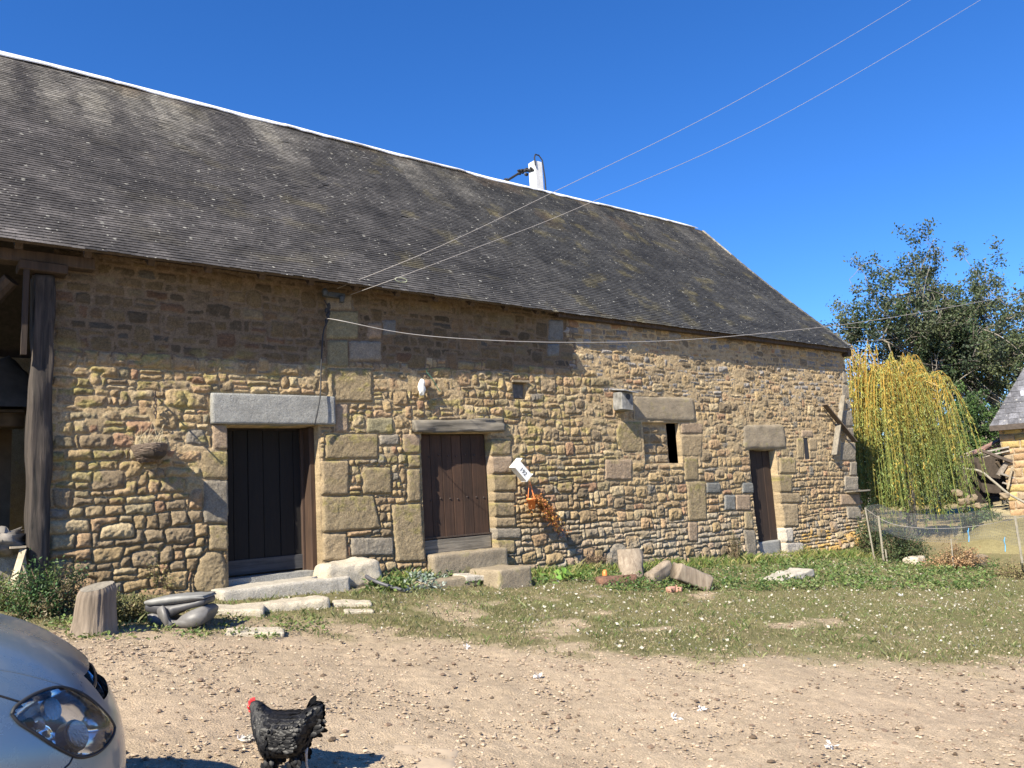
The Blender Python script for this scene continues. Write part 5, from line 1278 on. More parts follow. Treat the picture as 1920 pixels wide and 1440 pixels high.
# roof of large slates, hipped at the left end
V=[];Fs=[];C_=[];rs=random.Random(9)
ap=L2(1.15,1.55,HH2+2.15)
e0=L2(-.18,-.28,HH2-.10);e1=L2(W2+.2,-.28,HH2-.10);r1=L2(W2+.2,1.6,HH2+2.15)
nr=15
for j in range(nr+1):
    t0=j/nr;t1=min((j+1.25)/nr,1)
    def ptr(x,t,l=0.):
        a=e0*(1-t)+ap*t;b=e1*(1-t)+r1*t;L=np.linalg.norm(b-a);n_=np.cross(e1-e0,ap-e0);n_/=np.linalg.norm(n_);return a+(b-a)/L*x+n_*l
    L=np.linalg.norm((e1*(1-t0)+r1*t0)-(e0*(1-t0)+ap*t0));x=-(j%2)*.11
    while x<L:
        w=rs.uniform(.2,.26);x0=max(x,0);x1=min(x+w-.004,L);b_=len(V)
        off=(ap-e0)@ ( (e1-e0)/np.linalg.norm(e1-e0))*(t1-t0)
        lf=.018+rs.uniform(-.003,.003)
        V+=[ptr(x0,t0,lf),ptr(x1,t0,lf),ptr(max(x1-off,0.01),t1,.002),ptr(max(x0-off,0),t1,.002),ptr(x0,t0,0),ptr(x1,t0,0)]
        Fs+=[(b_,b_+1,b_+2,b_+3),(b_+4,b_+5,b_+1,b_)];c=np.array((.11,.11,.12))*rs.uniform(.7,1.35)*(1 if rs.random()>.06 else 2.4);C_+=[tuple(c)]*6
        x+=w
link('roof',V,Fs,MAT_SLATE,OUT,np.array(C_))
m=MB();bk=L2(W2+.2,3.6,HH2-.1);bl=L2(-.18,3.6,HH2-.1);m.add([e0-[0,0,.03],e1-[0,0,.03],r1-[0,0,.03],ap-[0,0,.03],bk,bl],[(0,1,2,3),(2,4,5,3),(3,5,0)])
m.bar(e0-[0,0,.06],e1-[0,0,.06],.12,.14);m.build('roof_frame',MAT_BOARD,OUT,cols=False)
# collapsed lean-to: planks and poles
t=thing('collapsed_lean_to',tuple(ground_at(1845,900,21.6)),'collapsed lean-to of grey and reddish planks against the outhouse','lean-to')
MAT_PLK=mat_wood('old_planks',(.16,.14,.12),(.42,.38,.33),'X',bump=.4,attr=True)
def barpx(a,b,w,h,name,mat,col=(1,1,1)):
    m=MB();m.bar(at_d(*a),at_d(*b),w,h,col);return m.build(name,mat,t)
for k,(a,b,c) in enumerate([((1795,858,21.2),(1890,838,21.0),(1,1,1)),((1800,856,21.8),(1893,830,21.5),(1.1,.6,.55)),((1806,852,22.4),(1880,826,22.),(1,1,1)),((1812,850,22.8),(1892,832,22.4),(.8,.75,.7)),((1830,846,22.),(1888,834,21.8),(1.2,.75,.7)),((1840,857,21.2),(1892,845,21.),(1.1,1.1,1.1)),((1822,850,21),(1880,822,21.8),(.9,.6,.55))]): barpx(a,b,.16,.035,'roof_plank',MAT_PLK,c)
for a,b,c,w in [((1838,844,20.9),(1897,866,20.9),(.35,.3,.28),.07),((1872,892,21.),(1890,862,21.),(.8,.75,.7),.10),((1876,888,20.9),(1900,896,20.9),(.9,.9,.9),.05),((1889,917,20.8),(1898,874,20.8),(1.,.9,.7),.05),((1880,905,20.9),(1896,910,20.9),(.9,.9,.9),.04),((1868,866,21.6),(1885,890,21.6),(.3,.25,.2),.06)]: barpx(a,b,w,w,'prop',MAT_PLK,c)
m=MB();a=at_d(1840,905,23.5);m.add([at_d(1795,860,23.4),at_d(1900,850,23.4),at_d(1905,935,23.4),at_d(1800,925,23.4)],[(0,1,2,3)])
m.box(a,(2.0,.08,1.2));m.build('dark_backing',MAT_BOARD,t,cols=False)
P=catm([at_d(1805,878,20.2),at_d(1838,884,20.2),at_d(1862,902,20.1),at_d(1890,925,20.0),at_d(1925,945,19.9),at_d(1960,968,19.9)],8);m=MB();m.tube(P,.032,8)
tag(m.build('fallen_pole',simple('bare_pole',(.30,.27,.21),.85,14,.2,.3,.003),None,smooth=True,cols=False),'long curved bare pole leaning down in front of the lean-to','pole')
b=ground_at(1835,930,20.6);bush('weedy_bush',b,(.9,.6,.85),4200,.07,[(.07,.12,.04),(.11,.16,.06),(.05,.08,.03)],241,'green bush growing out of the lean-to beside the willow',stems=40)
MAT_SUNNY=mat_granite('sandy_boulder',(.27,.21,.14),(.18,.13,.09))
for i,(px,py,s,lab) in enumerate([(1806,940,.38,'large rounded tan boulder right of the willow foot'),(1822,934,.30,'middle tan boulder of the heap right of the willow'),(1830,948,.34,'lowest tan boulder of the heap by the sandy path'),(1885,930,.34,'pale boulder beside the outhouse wall foot'),(1795,925,.3,'small boulder half hidden by willow strands')]):
    p=at_d(px,py,19.4);m=MB();V,Fs=stone_mesh((p[0],p[1],p[2]),(s*.6,s*.5,s*.4),i,90+i,.55,.05,(12,10,8),5);tag(link('boulder',V,Fs,MAT_SUNNY,None,None,True),lab,'boulder','boulders by the willow')
# sandy mound rising behind the fence
n=60;V=[];Fs=[]
for i in range(n):
    for j in range(30):
        u_=i/(n-1);v_=j/29;p=at_d(1770+u_*330,930,17.2+v_*5.5);z0=float(ground_z(p[0],p[1]))
        tz=at_d(1850,1010-60*v_-15*u_,17.2+v_*5.5)[2]
        zz=z0-.05+max(0,(tz-z0))*min(1,4*v_)*min(1,u_*5)*min(1,(1-u_)*5+.2)+.05*float(fbm(u_*8,v_*6,251,3))*min(1,v_*4)
        V.append((p[0],p[1],zz))
for i in range(n-1):
    for j in range(29): Fs.append((i*30+j,(i+1)*30+j,(i+1)*30+j+1,i*30+j+1))
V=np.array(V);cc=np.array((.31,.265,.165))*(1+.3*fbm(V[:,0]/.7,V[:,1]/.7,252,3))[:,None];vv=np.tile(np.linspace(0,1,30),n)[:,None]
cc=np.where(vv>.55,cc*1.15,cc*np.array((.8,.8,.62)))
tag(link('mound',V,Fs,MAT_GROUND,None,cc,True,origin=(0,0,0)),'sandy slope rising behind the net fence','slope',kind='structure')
# net fence: posts, sagging string, grey netting
FEN=thing('net_fence',tuple(ground_at(1700,1040,15.6)),'low sagging grey net fence on thin stakes right of the barn','fence')
MAT_STAKE=simple('pale_stake',(.30,.27,.21),.85,14,.2,.2,.002)
def fpt(px,py,d): return at_d(px,py,d)
for a,b,r in [((1622,952,15.9),(1639,1042,15.9),.016),((1647,968,15.4),(1657,1052,15.4),.02),((1903,968,13.6),(1915,1042,13.6),.02),((1660,1030,15.3),(1664,1055,15.3),.014),((1783,1010,14.6),(1787,1060,14.6),.012)]:
    m=MB();m.tube([fpt(*b)-[0,0,.12],fpt(*a)],r,6);m.build('stake',MAT_STAKE,FEN,cols=False)
kn=[(1622,953,15.9),(1650,972,15.4),(1680,984,15.1),(1730,990,14.9),(1790,990,14.6),(1850,983,14.2),(1905,972,13.6),(1960,960,13.2)]
Q=catm([fpt(*k) for k in kn],8);m=MB();m.tube(Q,.004,5);m.build('top_string',MAT_WIRE,FEN,cols=False)
tps=catm([fpt(k[0],k[1]-(26 if 1640<k[0]<1880 else 4),k[2]+.25) for k in kn],8)
m=MB()
for k in range(len(tps)-1):
    for f_ in (0,.5):
        a=tps[k]*(1-f_)+tps[k+1]*f_;gz0=a[2]-.52;hb=0.
        m.tube([a,(a+np.array([a[0]+.02,a[1],gz0+hb]))/2+[.01,.02,0],[a[0]+.03,a[1],gz0+hb]],.0014,3,cap=False)
for r_ in range(9):
    P=[np.array([a[0]+.01,a[1],a[2]-.52*r_/9]) for a in tps];m.tube(P,.0014,3,cap=False)
m.build('netting_cords',simple('net_cord',(.13,.135,.14),.7,20,.1,0),FEN,cols=False)
b=NB('grey_netting');b.col((.14,.15,.16));b.set(Roughness=.8,Alpha=.18);MAT_NET=b.m
V=[];Fs=[]
for k,a in enumerate(tps):
    V+=[a,(a[0]+.02,a[1]+.02*math.sin(k),a[2]-.26),(a[0]+.03,a[1],a[2]-.52)]
for k in range(len(tps)-1):
    for r_ in(0,1): Fs.append((k*3+r_,(k+1)*3+r_,(k+1)*3+r_+1,k*3+r_+1))
link('netting',V,Fs,MAT_NET,FEN)
MAT_BLUE=simple('blue_twine',(.10,.35,.60),.6,20,.1,0)
for px,py,d in ((1814,995,14.4),(1882,1012,13.8)):
    a=fpt(px,py,d);m=MB();m.tube([a,a+[.03,0,-.10],a+[-.01,0,-.20]],.008,4);m.tube([a+[.0,0,-.05],a+[.06,0,.04]],.006,4);m.build('blue_twine',MAT_BLUE,FEN,cols=False)
q=ground_at(1690,1040,15.8);bush('weedy_bush',(q[0],q[1],q[2]),(.8,.5,.75),4600,.05,[(.07,.10,.04),(.11,.13,.05),(.05,.07,.03)],261,'dark tangled weeds behind the fence stakes at the barn corner',stems=60)
q=ground_at(1635,1040,16.6);bush('weedy_bush',(q[0],q[1],q[2]),(.4,.4,.9),2600,.05,[(.07,.10,.04),(.10,.12,.05)],262,'dark weeds squeezed against the barn corner behind the first stake',stems=40)
q=ground_at(1790,1030,15.0);bush('dry_bush',(q[0],q[1],q[2]),(1.1,.45,.42),3600,.05,[(.44,.27,.14),(.36,.24,.13),(.24,.18,.09)],263,'orange-brown withered plants along the middle of the net fence',stems=60,stemc=(.30,.2,.12),cat='dry weeds')
q=ground_at(1900,1030,14.0);bush('dry_bush',(q[0],q[1],q[2]),(.9,.45,.32),1500,.04,[(.28,.22,.11),(.20,.19,.08)],264,'sparse dry stems at the right end of the net fence',stems=50,stemc=(.26,.19,.11),cat='dry weeds')
p=gp(1832,1060);stone('pale_stone',(p[0],p[1]+.1,p[2]+.06),(.62,.4,.26),MAT_SUNNY,None,seed=97,bev=.5,amp=.03,n=(14,10,8),label='pale sandy stone among weeds in front of the net fence',cat='stone')
p=gp(1725,1058);stone('pale_stone',(p[0],p[1]+.1,p[2]+.04),(.35,.3,.2),MAT_PALE,None,seed=98,bev=.5,amp=.03,n=(12,10,8),label='small pale stone in the weeds below the willow',cat='stone')
# ------------------------------------------------------------ black hen
def lerp_tab(tab,x): 
    T=np.array(tab,float);o=np.argsort(T[:,0]);T=T[o];return [np.interp(x,T[:,0],T[:,k]) for k in range(1,T.shape[1])]
HD=float((gp(534,1446)-EYE)@CF); SCH=HD/F/9.6      # metres per zoomed silhouette pixel at the hen's distance
hf=-hx.copy()              # hen faces the left of the picture
hf=hf*math.cos(.18)+np.array([hf[1],-hf[0],0])*math.sin(.18)
hs=np.array([-hf[1],hf[0],0.])     # sideways
hp=gp(440+900/9.6,1290+1530/9.6)
hz0=float(ground_z(hp[0],hp[1]));
def HP(x,z,y=0.): # zoomed px -> world
    return np.array([hp[0],hp[1],hz0])+hf*((900-x)*SCH)+hs*y+np.array([0,0,(1500-z)*SCH+.0])
HEN=thing('hen',(hp[0],hp[1],hz0),'glossy black hen with a red comb walking left across the dirt','hen')
tab=[(1640,420,560,.016,1),(1600,350,640,.028,1),(1540,315,700,.04,1),(1450,330,820,.06,1),(1380,370,930,.078,1),(1300,425,1110,.095,1),(1200,445,1195,.108,1),(1080,450,1205,.118,1),(960,452,1195,.122,1),(840,452,1210,.122,.95),(740,450,1235,.118,.85),(660,440,1240,.110,.72),(590,395,1200,.10,.60),(520,335,1060,.09,.52),(460,280,960,.08,.47),(400,250,860,.066,.46),(360,243,780,.052,.5),(335,246,640,.04,.6),(315,255,520,.032,.8),(295,266,425,.026,1),(270,285,395,.02,1),(255,300,380,.012,1)]
xs_=np.linspace(1640,255,70);zt_,zb_,wd,nw=lerp_tab(tab,xs_)
V=[];Fs=[];K=28
for i,x in enumerate(xs_):
    for k in range(K):
        a=2*math.pi*k/K;tt=(1-math.cos(a))/2;s=math.sin(a)
        w=wd[i]*abs(s)**.75*(nw[i]+(1-nw[i])*min(1,tt*1.6))
        wob=.0025*float(vnoise2(i*.6,k*.9,301))
        V.append(HP(x,zt_[i]+(zb_[i]-zt_[i])*tt,math.copysign(w+wob,s) if abs(s)>1e-6 else 0))
for i in range(len(xs_)-1):
    for k in range(K): Fs.append((i*K+k,i*K+(k+1)%K,(i+1)*K+(k+1)%K,(i+1)*K+k))
Fs+=[tuple(range(K-1,-1,-1)),tuple((len(xs_)-1)*K+k for k in range(K))]
b=NB('black_plumage');b.col(b.mix(b.ramp(b.noise(60,3),[(.4,0.),(.7,1.)]),(.006,.006,.007),(.014,.013,.014)));b.set(Roughness=.6);b.bump(b.noise(90,4),.8,.006)
MAT_HEN=b.m
b=NB('black_feather');b.col((.007,.007,.008));b.set(Roughness=.48);b.b.inputs['Specular IOR Level'].default_value=.3;MAT_FEA=b.m
body=link('body',V,Fs,MAT_HEN,HEN,None,True)
# contour feathers laid over the body, pointing back and down
g=np.random.default_rng(303);FV=[];FF=[]
Vn=np.array(V).reshape(len(xs_),K,3)
def feather(p,d,nrm,L,w,lift=.15,curve=.2):
    d=d/np.linalg.norm(d);nrm=nrm/np.linalg.norm(nrm);s=np.cross(d,nrm);s/=np.linalg.norm(s);b_=len(FV)
    for t,ww,hh in((0,.25,0),(.35,.95,.10),(.7,1.,.12),(.92,.6,.05),(1,.02,-.02)):
        c=p+d*L*t+nrm*(L*lift*t+L*hh*curve)
        FV.append(c-s*w*ww-nrm*w*.18*ww);FV.append(c+nrm*w*.10*ww);FV.append(c+s*w*ww-nrm*w*.18*ww)
    for i in range(4):
        for q in (0,1): FF.append((b_+i*3+q,b_+i*3+q+1,b_+(i+1)*3+q+1,b_+(i+1)*3+q))
for _ in range(1500):
    i=int(g.integers(3,len(xs_)-9));k=int(g.integers(0,K))
    p=Vn[i,k];u1=Vn[i+1,k]-Vn[i-1,k];v1=Vn[i,(k+1)%K]-Vn[i,(k-1)%K];nrm=np.cross(v1,u1);
    if np.linalg.norm(nrm)<1e-9: continue
    nrm/=np.linalg.norm(nrm);cen=Vn[i].mean(0)
    if nrm@(p-cen)<0: nrm=-nrm
    x=xs_[i];neck=x<560
    d=-hf*(1 if not neck else .45)+np.array([0,0,-.35 if not neck else -1.0])
    if x>1250: d=-hf*1+np.array([0,0,.25])
    d-=nrm*(d@nrm);
    if np.linalg.norm(d)<.05: continue
    L=g.uniform(.022,.036)*(1. if not neck else .75);feather(p-nrm*.001,d+g.normal(0,.10,3),nrm,L,L*.30,.10)
link('contour_feathers',FV,FF,MAT_FEA,HEN,None,True)
# folded wing
for sd,nm in ((1,'wing'),(-1,'wing')):
    FV=[];FF=[]
    for k in range(150):
        t=g.random();r_=g.random();x=620+520*t+r_*60;z=620+40*math.sin(t*3)+r_*300+50*t
        i=int(np.argmin(abs(xs_-x)));w=wd[i]
        feather(HP(x,z,sd*(w*.95+.004+g.uniform(-.003,.003))),-hf+np.array([0,0,g.normal(-.12,.16)]),hs*sd+np.array([0,0,.3])+g.normal(0,.12,3),g.uniform(.026,.05),g.uniform(.007,.010),.05,.1)
    for k in range(7):
        x=980+12*k;z=700+38*k;feather(HP(x,z,sd*(.118-.002*k)),-hf+np.array([0,0,-.02+.03*k]),hs*sd+np.array([0,0,.2]),.075,.009,.02,.05)
    link(nm,FV,FF,MAT_FEA,HEN,None,True)
# tail fan
FV=[];FF=[]
for k in range(34):
    t=g.random();x0=1330+g.uniform(-60,60);z0=560+g.uniform(-120,230)
    an=math.radians(62-95*t+g.normal(0,5));d=-hf*math.cos(an)+np.array([0,0,math.sin(an)])+hs*g.normal(0,.12)
    L=(.105-.03*abs(t-.45))*g.uniform(.85,1.05);sd=g.uniform(-1,1)
    feather(HP(x0,z0,sd*.03),d,hs*(1 if sd>0 else -1)+np.array([0,0,.3]),L,.016,.02,.1)
link('tail',FV,FF,MAT_FEA,HEN,None,True)
# thigh fluff
for c in ((700,1200),(1180,1130)):
  for sd in (1,-1):
    FV=[];FF=[]
    for k in range(60):
        x=c[0]+g.normal(0,45);z=c[1]+g.uniform(-110,110)
        feather(HP(x,z,sd*g.uniform(.03,.075)),np.array([0,0,-1.])-hf*.2+g.normal(0,.15,3),hs*sd+g.normal(0,.2,3),.035,.011,.1)
    link('thigh_feathers',FV,FF,MAT_FEA,HEN,None,True)
MAT_RED=simple('red_comb',(.62,.035,.04),.45,60,.15,.3,.002)
# comb, face, wattle as thin solid outlines
def plate(name,P,th,y,mat):
    c=np.mean(P,0);n=len(P);V=[];Fs=[]
    for s_,w in ((-1,th*.5),(-.6,th),(.6,th),(1,th*.5)): pass
    for sgn in(-1,1):
        for q in P: V.append(HP(q[0],q[1],y+sgn*th*.35))
        V.append(HP(c[0],c[1],y+sgn*th))
    N=n+1
    for k in range(n):
        Fs.append((k,(k+1)%n,n));Fs.append((N+(k+1)%n,N+k,N+n));Fs.append((k,N+k,N+(k+1)%n,(k+1)%n))
    return link(name,V,Fs,mat,HEN,None,False)
plate('comb',[(355,245),(352,200),(335,186),(322,212),(310,190),(292,197),(286,225),(268,205),(250,222),(252,248),(232,245),(215,270),(222,300),(245,312),(262,300),(300,268)],.006,0,MAT_RED)
plate('wattle',[(285,390),(262,385),(248,405),(255,432),(280,442),(305,440),(325,435),(322,410)],.006,.014,MAT_RED)
plate('wattle',[(285,390),(262,385),(248,405),(255,432),(280,442),(305,440),(325,435),(322,410)],.006,-.014,MAT_RED)
for sd in(1,-1):
    m=MB();c=HP(283,335,sd*.020);m.blob(c,(.013,.006,.014),seed=3,amp=.1,nu=12,nv=8);m.build('face_patch',MAT_RED,HEN,smooth=True,cols=False)
    m=MB();m.blob(HP(290,322,sd*.0262),(.0042,.0022,.0042),amp=0,nu=10,nv=7);m.build('eye',simple('amber_eye',(.35,.14,.02),.15,20,.05,0),HEN,smooth=True,cols=False)
m=MB();m.tube([HP(262,340),HP(235,352),HP(200,372)],[.0085,.006,.0012],8);m.tube([HP(262,358),HP(240,366),HP(215,374)],[.006,.004,.001],8);m.build('beak',simple('dark_beak',(.12,.10,.08),.4,20,.1,0),HEN,smooth=True,cols=False)
MAT_LEG=simple('greyish_leg',(.40,.37,.34),.5,60,.2,.3,.002)
def leg(kx,kz,fx,fz,y):
    m=MB();a=HP(kx,kz-110,y);k_=HP(kx,kz,y);f_=HP(fx,fz,y);f_[2]=float(ground_z(f_[0],f_[1]))+.007
    m.tube([a,k_,(k_+f_)/2+hf*.002,f_],[.012,.0075,.0055,.0062],8)
    for an,L in((0,.052),(.55,.042),(-.55,.042),(math.pi,.02)):
        d=hf*math.cos(an)+hs*math.sin(an);e=f_+d*L;mz=f_+d*L*.5+np.array([0,0,.006])
        m.tube([f_,mz,e-[0,0,.003],e+d*.008-[0,0,.005]],[.0052,.0045,.0032,.0008],7)
    m.build('leg',MAT_LEG,HEN,smooth=True,cols=False)
leg(670,1335,500,1500,.035);leg(1265,1215,1290,1500,-.03)
# ------------------------------------------------------------ parked car, nose to the right
CA=math.radians(-9.)            # heading, measured from +x
cf=np.array([math.cos(CA),math.sin(CA),0.]);cl=np.array([-cf[1],cf[0],0.])   # forward, left (away from the camera)
CG=np.array([.28,-6.05,0.]) 
nose=np.array([CARX,CARY,0.]) if 'CARX' in globals() else np.array([.75,-5.9,0.])
cgz=float(ground_z(nose[0]-.6*cf[0],nose[1]-.6*cf[1]))
def CP(X,Y,Z): return np.array([nose[0],nose[1],cgz])+cf*X+cl*Y+np.array([0,0,1.])*Z
CAR=thing('parked_car',tuple(CP(-2,0,0)),'silver-blue car parked at the bottom left with its headlight toward the yard','car')
lev=np.array([(.16,-.10,.78),(.24,-.02,.84),(.34,.0,.865),(.46,-.005,.872),(.56,-.03,.878),(.64,-.07,.88),(.72,-.13,.878),(.80,-.22,.868),(.87,-.33,.845),(.925,-.47,.80),(.965,-.64,.73),(1.0,-.86,.63),(1.03,-1.10,.50),(1.045,-1.28,.34),(1.05,-1.40,.1)])
LI=catm(lev,8)
NT=420
th=np.linspace(-math.pi,math.pi,NT,endpoint=False)
def outline(xf,w,xr,n=2.9,nr=5.):
    c=(xf+xr)/2;a=(xf-xr)/2;ct,st=np.cos(th),np.sin(th)
    e=np.where(ct>0,2/n,2/nr);return c+a*np.sign(ct)*np.abs(ct)**e, w*np.sign(st)*np.abs(st)**np.where(ct>0,2/n*.98,2/nr)
rows=[]
for z,xf,w in LI:
    X,Y=outline(xf,w,-4.15+max(0,z-.9)*1.2);rows.append(np.stack([X,Y,np.full(NT,z)],-1))
G=np.array(rows);nl_,_,_=G.shape
Wd=np.array([nose[0],nose[1],cgz])+G[...,0:1]*cf+G[...,1:2]*cl+G[...,2:3]*np.array([0,0,1.])
# near and far headlight regions
HLP=[(20.8,1340),(27,1327),(42,1315),(62,1303),(87,1293),(108,1289),(129,1292),(154,1302),(177,1319),(198,1340),(210,1357),(213,1369),(206,1388),(188,1408),(167,1418),(146,1420),(125,1412),(94,1395),(62,1374),(35,1357)]
def inpoly(x,y,P):
    P=np.array(P);r=np.zeros(np.shape(x),bool);j=len(P)-1
    for i in range(len(P)):
        c=((P[i,1]>y)!=(P[j,1]>y))&(x<(P[j,0]-P[i,0])*(y-P[i,1])/(P[j,1]-P[i,1]+1e-12)+P[i,0]);r^=c;j=i
    return r
D_=Wd-EYE;zz_=D_@CF;PX=960+F*(D_@CR)/zz_;PY=720-F*(D_@CU)/zz_
near=(G[...,1]<0)&(G[...,0]>-1.2)
INN=inpoly(PX,PY,HLP)&near

from mathutils.bvhtree import BVHTree
idx=np.arange(nl_*NT).reshape(nl_,NT);Qf=np.stack([idx[:-1],np.roll(idx,-1,1)[:-1],np.roll(idx,-1,1)[1:],idx[1:]],-1)
bv=BVHTree.FromPolygons([tuple(v) for v in Wd.reshape(-1,3)],[tuple(int(i) for i in q) for q in Qf.reshape(-1,4)])
def hit(px,py):
    d=Vector(ray(px,py)).normalized();h=bv.ray_cast(Vector(EYE),d,50)
    return (np.array(h[0]),np.array(h[1])) if h[0] is not None else (None,None)
ctr=np.mean(HLP,0);ring=[];
HP_=catm(np.array(HLP+[HLP[0]]),4)[:-1]
okc=[];nrs=[]
for q in HP_:
    s=1.
    while True:
        p,nn=hit(*(ctr+(q-ctr)*s))
        if p is not None or s<.5: break
        s-=.02
    okc.append(p if p is not None else CP(-.3,-.8,.7));nn=nn if nn is not None else -cl;nn=nn if nn@(EYE-okc[-1])>0 else -nn;nrs.append(nn)
okc=np.array(okc);nrs=np.array(nrs)
loc=lambda W_:np.stack([(W_-np.array([nose[0],nose[1],cgz]))@cf,(W_-np.array([nose[0],nose[1],cgz]))@cl,W_[...,2]-cgz],-1)
lr=loc(okc);print('lamp X',lr[:,0].min(),lr[:,0].max(),'Y',lr[:,1].min(),lr[:,1].max(),'Z',lr[:,2].min(),lr[:,2].max())
mirror=lambda W_: (lambda L:np.array([nose[0],nose[1],cgz])+L[...,0:1]*cf-L[...,1:2]*cl+L[...,2:3]*np.array([0,0,1.]))(loc(W_))
# mirrored headlight hole on the far side: same grid columns reflected
mi=(-np.arange(NT))%NT
INF=INN[:,mi]
def quadmask(A): return A[:-1]&np.roll(A,-1,1)[:-1]&np.roll(A,-1,1)[1:]&A[1:]
# grille opening, low intake, bumper zone
GZ_=G[...,2];GX_=G[...,0];GY_=G[...,1]
GRI=(np.abs(GY_)<.28)&(GZ_>.62)&(GZ_<.715)&(GX_>-.25)
INT=(np.abs(GY_)<.55)&(GZ_>.24)&(GZ_<.36)&(GX_>-.2)
cut=quadmask(INN)|quadmask(INF)|quadmask(GRI)|quadmask(INT)
arch=np.zeros_like(cut)
for ax_c in (-.78,-3.45):
    A=((GX_-ax_c)**2+(GZ_-.32)**2<.345**2)&(np.abs(GY_)>.7);arch|=quadmask(A)
keep=~(cut|arch)
b=NB('dusty_silver_blue_paint')
dn=b.noise(2.6,6,.65,b.map((1,1,1.)));dn2=b.noise(28,4,.6)
dust=b.math('MULTIPLY',b.ramp(dn,[(.46,0.),(.72,.8)]),b.ramp(dn2,[(.3,.35),(.7,1.)]))
b.col(b.mix(dust,(.15,.215,.275),(.33,.32,.29)));b.set(Metallic=.35,Roughness=.30);b.l.new(b.mix(dust,(.26,.26,.26),(.62,.62,.62)),b.b.inputs['Roughness'])
b.b.inputs['Coat Weight'].default_value=.6;b.b.inputs['Coat Roughness'].default_value=.12
MAT_PAINT=b.m
Qb=Qf[keep].reshape(-1,4)
# close the top of the bonnet and the floor
VV_=list(Wd.reshape(-1,3));
body=link('body',np.array(VV_+[CP(-2.7,0,1.05),CP(-2,0,.16)]),[tuple(q) for q in Qb]+[(int(idx[-1,k]),int(idx[-1,(k+1)%NT]),nl_*NT) for k in range(NT)]+[(int(idx[0,(k+1)%NT]),int(idx[0,k]),nl_*NT+1) for k in range(NT)],MAT_PAINT,CAR,None,True)
inner=np.array([nose[0],nose[1],cgz])+(G[...,0:1]*.97-.05)*cf+(G[...,1:2]*.93)*cl+(G[...,2:3]*.97)*np.array([0,0,1.])
k2=cut&~(quadmask(INN)|quadmask(INF))
link('grille_backing',inner.reshape(-1,3),Qf[k2].reshape(-1,4),MAT_BLACK,CAR)
# grille bars
m=MB()
for z in (.665,):
    P=[CP(float(np.interp(z,lev[:,0],lev[:,1]))-.012-.20*(abs(y)/.5)**2.9*.35,y,z) for y in np.linspace(-.27,.27,13)];m.tube(P,.006,5)
m.build('grille_bar',simple('dark_plastic_bar',(.03,.03,.032),.4,20,.05,0),CAR,cols=False)
def lamp(pts,nr,tag_):
    n=len(pts);c=pts.mean(0);dirn=nr.mean(0);dirn/=np.linalg.norm(dirn)
    # lens follows the body with a slight bulge
    V=[];Fs=[];R_=9
    for i in range(R_+1):
        s=i/R_
        for k in range(n):
            p=c+(pts[k]-c)*s; V.append(p+dirn*(.004+.055*(1-s*s)*1.0))
    for i in range(R_):
        for k in range(n): Fs.append((i*n+k,i*n+(k+1)%n,(i+1)*n+(k+1)%n,(i+1)*n+k))
    b=NB('headlight_lens'+tag_);b.col((1,1,1));b.set(Roughness=.01,IOR=1.25);b.b.inputs['Transmission Weight'].default_value=1.
    hl=thing_part('headlight')
    lens=link('lens',V,Fs,MAT_LENS,hl,None,True)
    V=[];Fs=[]
    for i in range(R_+1):
        s=i/R_
        for k in range(n):
            p=c+(pts[k]-c)*s*.985; d=.075*(1-s**3)+.012*math.sin(s*9)*(1-s)
            V.append(p-dirn*d)
    for i in range(R_):
        for k in range(n): Fs.append((i*n+k,(i+1)*n+k,(i+1)*n+(k+1)%n,i*n+(k+1)%n))
    link('reflector',V,Fs,MAT_CHROME,hl,None,True)
    m=MB();m.tube(np.vstack([pts+dirn*.003,pts[:1]+dirn*.003]),.0055,6,cap=False);m.build('rubber_seal',MAT_BLACK,hl,smooth=True,cols=False)
    return c,dirn,hl
def thing_part(nm):
    o=bpy.data.objects.new(nm,None);COL.objects.link(o);o.parent=CAR;ROOT[o.name]=ROOT[CAR.name];return o
b=NB('clear_lens');b.set(Roughness=.02);gl=b.n.new('ShaderNodeBsdfGlossy');gl.inputs['Roughness'].default_value=.02;tr_=b.n.new('ShaderNodeBsdfTransparent');tr_.inputs[0].default_value=(.93,.95,.96,1);fr=b.n.new('ShaderNodeFresnel');fr.inputs[0].default_value=1.5;mx=b.n.new('ShaderNodeMixShader');b.l.new(fr.outputs[0],mx.inputs[0]);b.l.new(tr_.outputs[0],mx.inputs[1]);b.l.new(gl.outputs[0],mx.inputs[2]);b.l.new(mx.outputs[0],b.out.inputs[0]);MAT_LENS=b.m
b=NB('chrome_reflector');b.col((.88,.89,.90));b.set(Metallic=.82,Roughness=.10);b.bump(b.noise(9,2),.25,.02);MAT_CHROME=b.m
c,dirn,hl=lamp(okc,nrs,'')
def lamp_details(P,hl,mir):
    f=mirror if mir else (lambda W_:W_)
    def lp(px,py,dep):
        p,nn=hit(px,py);
        if p is None: p=c
        p=p-dirn*dep;return f(p[None])[0]
    dd=f((c+dirn)[None])[0]-f(c[None])[0]
    def cup(px,py,r,d0,d1,mat,name,rr=1.):
        a=lp(px,py,d0);b_=a+dd*(d0-d1);m=MB();m.tube([a,a*.5+b_*.5,b_],[r*rr,r,r],20);m.build(name,mat,hl,smooth=False,cols=False)
    cup(158,1371,.050,.065,.03,MAT_BOWL,'main_lamp');cup(158,1371,.043,.03,.02,MAT_BULB,'lamp_glass',1)
    cup(72,1350,.020,.07,.030,MAT_BLACK,'side_bulb_holder')
    cup(88,1354,.016,.06,.02,MAT_CHROME,'side_bulb')
    cup(117,1320,.036,.05,.035,MAT_BULB,'indicator_lamp')
MAT_BOWL=simple('lamp_housing',(.10,.10,.105),.35,20,.1,0);MAT_BULB=simple('lamp_frosting',(.34,.34,.33),.12,60,.2,.5,.004,metal=.7)
